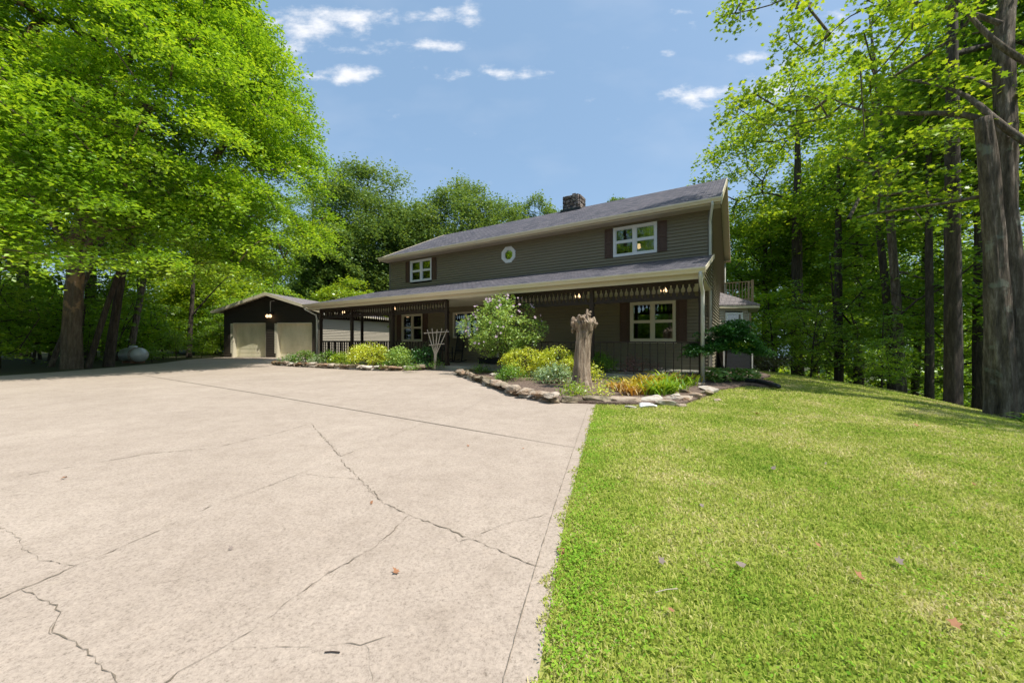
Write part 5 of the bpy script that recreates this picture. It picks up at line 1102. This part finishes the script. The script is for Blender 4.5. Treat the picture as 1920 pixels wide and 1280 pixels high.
# bench box with a small white dish
T = thing('porch_step', 'low dark wooden step box on the porch left of the flowering shrub', 'step', (*L(7.45, -.75), .15), ROT)
b = B(); b.box(-.75, .75, -.3, .3, .2, .24); b.build('top', 'brown_wood', T); b = B(); b.box(-.7, .7, -.27, .27, 0, .2); b.build('body', 'black_paint', T)
b = B(); b.lathe([(.05, 0), (.09, .02), (.11, .08), (.1, .08), (.07, .03)], 14); o = b.build('dish', 'porcelain', None, smooth=True); o.location = (*L(7.0, -.8), .39); tag(o, 'small white dish standing on the dark step box', 'dish')
# propane tank
x, y = G(238, 681); T = thing('gas_tank', 'white horizontal gas tank with a rounded cap, half hidden at the left woods edge', 'gas tank', (x, y+.3, 0), radians(-22)); T.scale = (.86, .86, .86)
b = B(); n = 20; prof = []
for t in np.linspace(-pi/2, pi/2, 9): prof.append((.40*cos(t), -.62+.24*sin(t) if t < 0 else .62+.24*sin(t)))
vs = [(z_, r0_*cos(2*pi*k/n), .46+r0_*sin(2*pi*k/n)) for r0_, z_ in [(max(.01, p[0]), p[1]) for p in prof] for k in range(n)]
b.add(vs, [(i*n+k, i*n+(k+1) % n, (i+1)*n+(k+1) % n, (i+1)*n+k) for i in range(8) for k in range(n)]+[tuple(range(n)), tuple(8*n+k for k in range(n))]); b.build('tank', 'tank_paint', T, smooth=True)
b = B(); b.lathe([(.19, .80), (.19, .90), (.16, .95), (.05, .97)], 16); b.build('cap', 'tank_paint', T, smooth=True)
for q in (.42, .56): b = B(); b.tube([(q, .405*cos(a), .46+.405*sin(a)) for a in np.linspace(0, 2*pi, 25)], .012, 5); b.build('strap', 'rust', T)
for q in (-.4, .4): b = B(); b.box(q-.06, q+.06, -.3, .3, 0, .12); b.build('foot', 'rust', T)
# air conditioner beside the end wall
T = thing('air_conditioner', 'square dark louvred outdoor air conditioner beside the end wall', 'air conditioner', (7.62, 12.75, -.02), ROT*.35); b = B(); b.box(-.42, .42, -.42, .42, 0, .06)
for k in range(16): b.box(-.42, .42, -.42, -.40, .08+k*.043, .108+k*.043); b.box(.40, .42, -.4, .42, .08+k*.043, .108+k*.043); b.box(-.42, -.40, -.4, .42, .08+k*.043, .108+k*.043)
b.box(-.385, .385, -.385, .385, .06, .76); b.build('housing', 'ac_metal', T); b = B(); b.box(-.44, .44, -.44, .44, .77, .80); b.build('top', 'ac_metal', T)
for q in (-.43, .43): b = B(); b.box(q-.02, q+.02, -.44, -.40, 0, .77); b.build('corner_trim', 'downspout', T)
# black drain pipe
P_ = [G(1398, 719), G(1420, 721), G(1445, 727), G(1462, 733)]; b = B(); pts = []
for i in range(len(P_)-1):
    for t in np.linspace(0, 1, 14)[:-1]: pts.append((P_[i][0]+(P_[i+1][0]-P_[i][0])*t, P_[i][1]+(P_[i+1][1]-P_[i][1])*t, .09-.0*t))
b.tube(pts, [.052 if k % 2 else .043 for k in range(len(pts))], 12); tag(b.build('drain_pipe', 'pipe_black', None, smooth=True), 'black ribbed drain pipe running from the bed onto the lawn', 'pipe')
# low dark ornamental maple
mx_, my_, mz_ = mb(1360, 716, .03); T = thing('ornamental_maple', 'small dark green layered maple with two thin stems beside the porch corner', 'tree', (mx_, my_, mz_)); r_ = np.random.default_rng(15)
cs = np.concatenate([ellip(r_, [(-.1, 0, 1.22, .62, .55, .28)], 34, .5), ellip(r_, [(-.45, 0, .93, .52, .4, .15)], 24, .4), ellip(r_, [(.5, .1, .95, .48, .4, .20)], 26, .4), ellip(r_, [(.1, -.2, 1.05, .4, .35, .2)], 14, .4), ellip(r_, [(-.68, 0, .80, .34, .32, .10)], 16, .4), ellip(r_, [(.72, .1, .80, .34, .32, .12)], 16, .4), ellip(r_, [(.12, -.1, 1.36, .45, .42, .2)], 26, .3)])
tr = [trunk_arrays(r_, [(0, 0, -.05), (-.03, 0, .3), (-.14, 0, .6), (-.2, 0, 1.0)], [.032, .026, .02, .012], 8, .08, .08, .2), trunk_arrays(r_, [(-.02, 0, .25), (.02, 0, .5), (.02, 0, .75), (.12, 0, 1.05)], [.022, .02, .016, .01], 8, .08, .08)]
nw = network(r_, [np.array(p) for p in ((-.14, 0, .6), (-.17, 0, .8), (-.2, 0, 1.0), (.02, 0, .6), (.03, 0, .8), (.1, 0, 1.0))], cs, (0, 0), seg=.15, r0=.004, rmax=.016, up=.3); V_, F_ = join_arrays(tr+[nw]); link('trunk', npmesh('trunk', V_, F_), 'bark', T, smooth=True)
lp = sprays(r_, cs, .2, 150, .22, .25); crown_obj('crown', r_, lp, .055, 'fold', 'leaf_dark', T, .5)
lp = sprays(r_, np.array([(.15, -.45, 1.02), (.3, -.4, .98), (.0, -.45, 1.0), (-.75, -.1, .86)]), .18, 110, .3, .3); crown_obj('new_leaves', r_, lp, .05, 'fold', 'leaf_lime', T, .5)
for i, (px, py, lbl) in enumerate([(1336, 712, 'pale green hosta clump left of the small dark maple'), (1374, 713, 'pale green hosta clump directly behind the small maple stems'), (1398, 716, 'pale green hosta clump right of the small dark maple'), (1348, 717, 'low bright hosta clump in front of the small maple')]):
    x, y, z = mb(px, py, .03); T = thing('hosta', lbl, 'plant', (x, y, z), group='hostas under the small maple'); r_ = np.random.default_rng(800+i); cs = ellip(r_, [(0, 0, .18, .34, .28, .17)], 150, .6); crown_obj('leaves', r_, cs, .13, 'oval', 'leaf_hosta', T, .6)
shrub('shrub', 'brownish grey brushy bush behind the air conditioner at the wood edge', 9.9, 14.6, tz(9.9, 14.6), .85, .95, 541, 'leaf_brush', 2600, .08, ns=40)
shrub('shrub', 'dusty green brushy bush right of the air conditioner at the wood edge', 9.0, 15.2, tz(9.0, 15.2), .7, .9, 542, 'leaf_sage', 2200, .08, ns=36)
blades('fern', 'green fern at the foot of the twin trunked tree', 8.15, 5.75, tz(8.15, 5.75), 22, .42, .07, 'leaf_wood', 77, .15, curve=.9)
# ---- fallen leaves
def dead_leaf(px, py, sc, m, label, z=.02):
    x, y = G(px, py); z = z+tz(x, y); r_ = np.random.default_rng(int(px)); V, Fc = leaf_arrays(r_, np.array([(0, 0, 0.)]), sc, 'maple' if px % 3 else 'oval', .25); V[:, 2] += np.abs(V[:, 0])*r_.uniform(.3, .9)+.006*np.sin(V[:, 1]*120)
    o = link('fallen_leaf', npmesh('leaf', V, Fc), m); o.location = (x, y, z); tag(o, label, 'leaf', 'fallen leaves')
for px, py, sc, m, lbl in [(742, 1077, .055, 'dry_leaf', 'curled orange brown leaf in the middle of the driveway foreground'), (878, 838, .06, 'dry_leaf', 'rust leaf on the concrete, left of two near the long joint'), (981, 843, .05, 'dry_leaf', 'rust leaf on the concrete near the right edge joint'), (120, 899, .06, 'dry_leaf', 'orange leaf alone on the left side of the driveway'),
    (697, 946, .035, 'dry_leaf', 'small pale brown leaf beside the centre crack'), (1052, 1039, .05, 'dry_leaf', 'brown leaf where driveway meets grass'), (1240, 1066, .05, 'grey_leaf', 'grey leaf on the grass close to the driveway'), (1389, 1074, .06, 'grey_leaf', 'crumpled grey leaf in the middle of the lawn'), (1610, 1094, .05, 'dry_leaf', 'orange leaf on the lawn right of centre'),
    (1790, 1188, .06, 'dry_leaf', 'orange leaf nearest the lower right corner'), (1534, 1034, .045, 'dry_leaf', 'small rust leaf in the centre right of the lawn'), (1716, 801, .09, 'dry_leaf', 'brown leaf on the far lawn below the crest'), (1824, 916, .06, 'dry_leaf', 'orange leaf at the right edge of the lawn'), (1450, 886, .06, 'grey_leaf', 'dark leaf high on the lawn'), (1258, 1160, .035, 'dry_leaf', 'small orange leaf low on the lawn'),
    (1420, 781, .09, 'dry_leaf', 'tan leaf on the upper lawn near the rock pile'), (1685, 1066, .04, 'grey_leaf', 'dark small leaf on the right side of the lawn'), (1316, 958, .04, 'grey_leaf', 'grey leaf on the left half of the lawn'), (1287, 851, .06, 'grey_leaf', 'dull leaf in the upper left of the lawn'), (433, 1032, .03, 'grey_leaf', 'dark twig like leaf on the concrete left of centre'), (1548, 877, .05, 'grey_leaf', 'pale leaf in the upper middle of the lawn')]:
    dead_leaf(px, py, sc*.72, m, lbl, .014 if px < 1060 else .035)
b = B(); x, y = G(623, 1228); b.tube([(x-.026, y, .012), (x, y+.002, .012), (x+.026, y-.001, .012)], .0022, 5); tag(b.build('twig', 'brown_wood'), 'short dark twig on the concrete near the bottom of the photo', 'twig')
b = B(); x, y = G(1250, 1127); b.tube([(x-.05, y-.01, .045), (x, y, .05), (x+.05, y+.012, .045)], .002, 5); tag(b.build('twig', 'grey_wood'), 'pale thin twig lying on the grass', 'twig')

# ---- grass
def grass():
    r_ = np.random.default_rng(1); Ps = []; Ws = []
    for (y0, y1, dens, wd, ht) in [(0.95, 1.8, 15000, .0042, .030), (1.8, 2.8, 9500, .0050, .031), (2.8, 4.2, 5600, .0065, .033), (4.2, 6.4, 3200, .009, .036), (6.4, 9.5, 1500, .013, .04), (9.5, 16, 700, .018, .042)]:
        x0, x1 = -.9, min(13.5, 1.45*y1+.6); n = int(dens*(x1-x0)*(y1-y0)); X = r_.uniform(x0, x1, n); Y = r_.uniform(y0, y1, n)
        ok = (X/Y < 1.5) & lawn_keep(X+.045-np.abs(r_.normal(0, .006, n))+.022*np.sin(Y*9)+.016*np.sin(Y*23+1)+.012*np.sin(Y*51), Y+0*X); X, Y = X[ok], Y[ok]; Ps.append(np.stack([X, Y, terr(X, Y)], 1)); Ws.append(np.tile([[wd, ht]], (len(X), 1)))
    P = np.concatenate(Ps); Wd = np.concatenate(Ws); n = len(P); a = r_.random(n)*2*pi; hgt = Wd[:, 1]*.8*r_.uniform(.5, 1.25, n); ln = r_.uniform(.1, 1.1, n); w_ = Wd[:, 0]*r_.uniform(.6, 1.4, n)
    cl = r_.random(n) < .3; w_[cl] *= 2.0; hgt[cl] *= .75
    o = np.stack([np.cos(a), np.sin(a), 0*a], 1); b_ = a+pi/2+r_.normal(0, .5, n); sd = np.stack([np.cos(b_), np.sin(b_), 0*a], 1); up = np.array([0, 0, 1.])
    m1 = P+o*(hgt*ln*.35)[:, None]+up*(hgt*.62)[:, None]; tp = P+o*(hgt*ln)[:, None]+up*(hgt*(1-.25*ln))[:, None]
    V = np.stack([P-sd*w_[:, None]*.4, P+sd*w_[:, None]*.4, m1+sd*w_[:, None]*.5, tp, m1-sd*w_[:, None]*.5], 1).reshape(-1, 3); i = np.arange(n)*5
    Fq = np.stack([i, i+1, i+2, i+4], 1); F3 = np.stack([i+4, i+2, i+3], 1)
    tag(link('grass', npmesh('grass', V, [Fq, F3]), 'grass_blades'), 'short mown green and straw coloured grass covering the lawn', 'grass', kind='stuff')
grass()
r_ = np.random.default_rng(44); k = 420; cy = 1.0+4.6*r_.random(k)**1.3; cx = .1+r_.random(k)*1.4*cy; edge = r_.random(k) < .45
cx[edge] = np.interp(cy[edge], [1, 2.3, 6], [.06, .36, 1.36])+np.abs(r_.normal(.06, .10, edge.sum())); idx = np.repeat(np.arange(k), 26); P = np.stack([cx[idx]+r_.normal(0, .045, len(idx)), cy[idx]+r_.normal(0, .045, len(idx)), .016+.016*r_.random(len(idx))], 1)
P = P[lawn_keep(P[:, 0]+.03, P[:, 1])]; P[:, 2] += terr(P[:, 0], P[:, 1]); V, Fc = leaf_arrays(r_, P, .0135, 'oval', .45)
tag(link('clover', npmesh('clover', V, Fc), 'leaf_clover'), 'low clover and small broad leaved weeds mixed into the near grass', 'clover', kind='stuff')
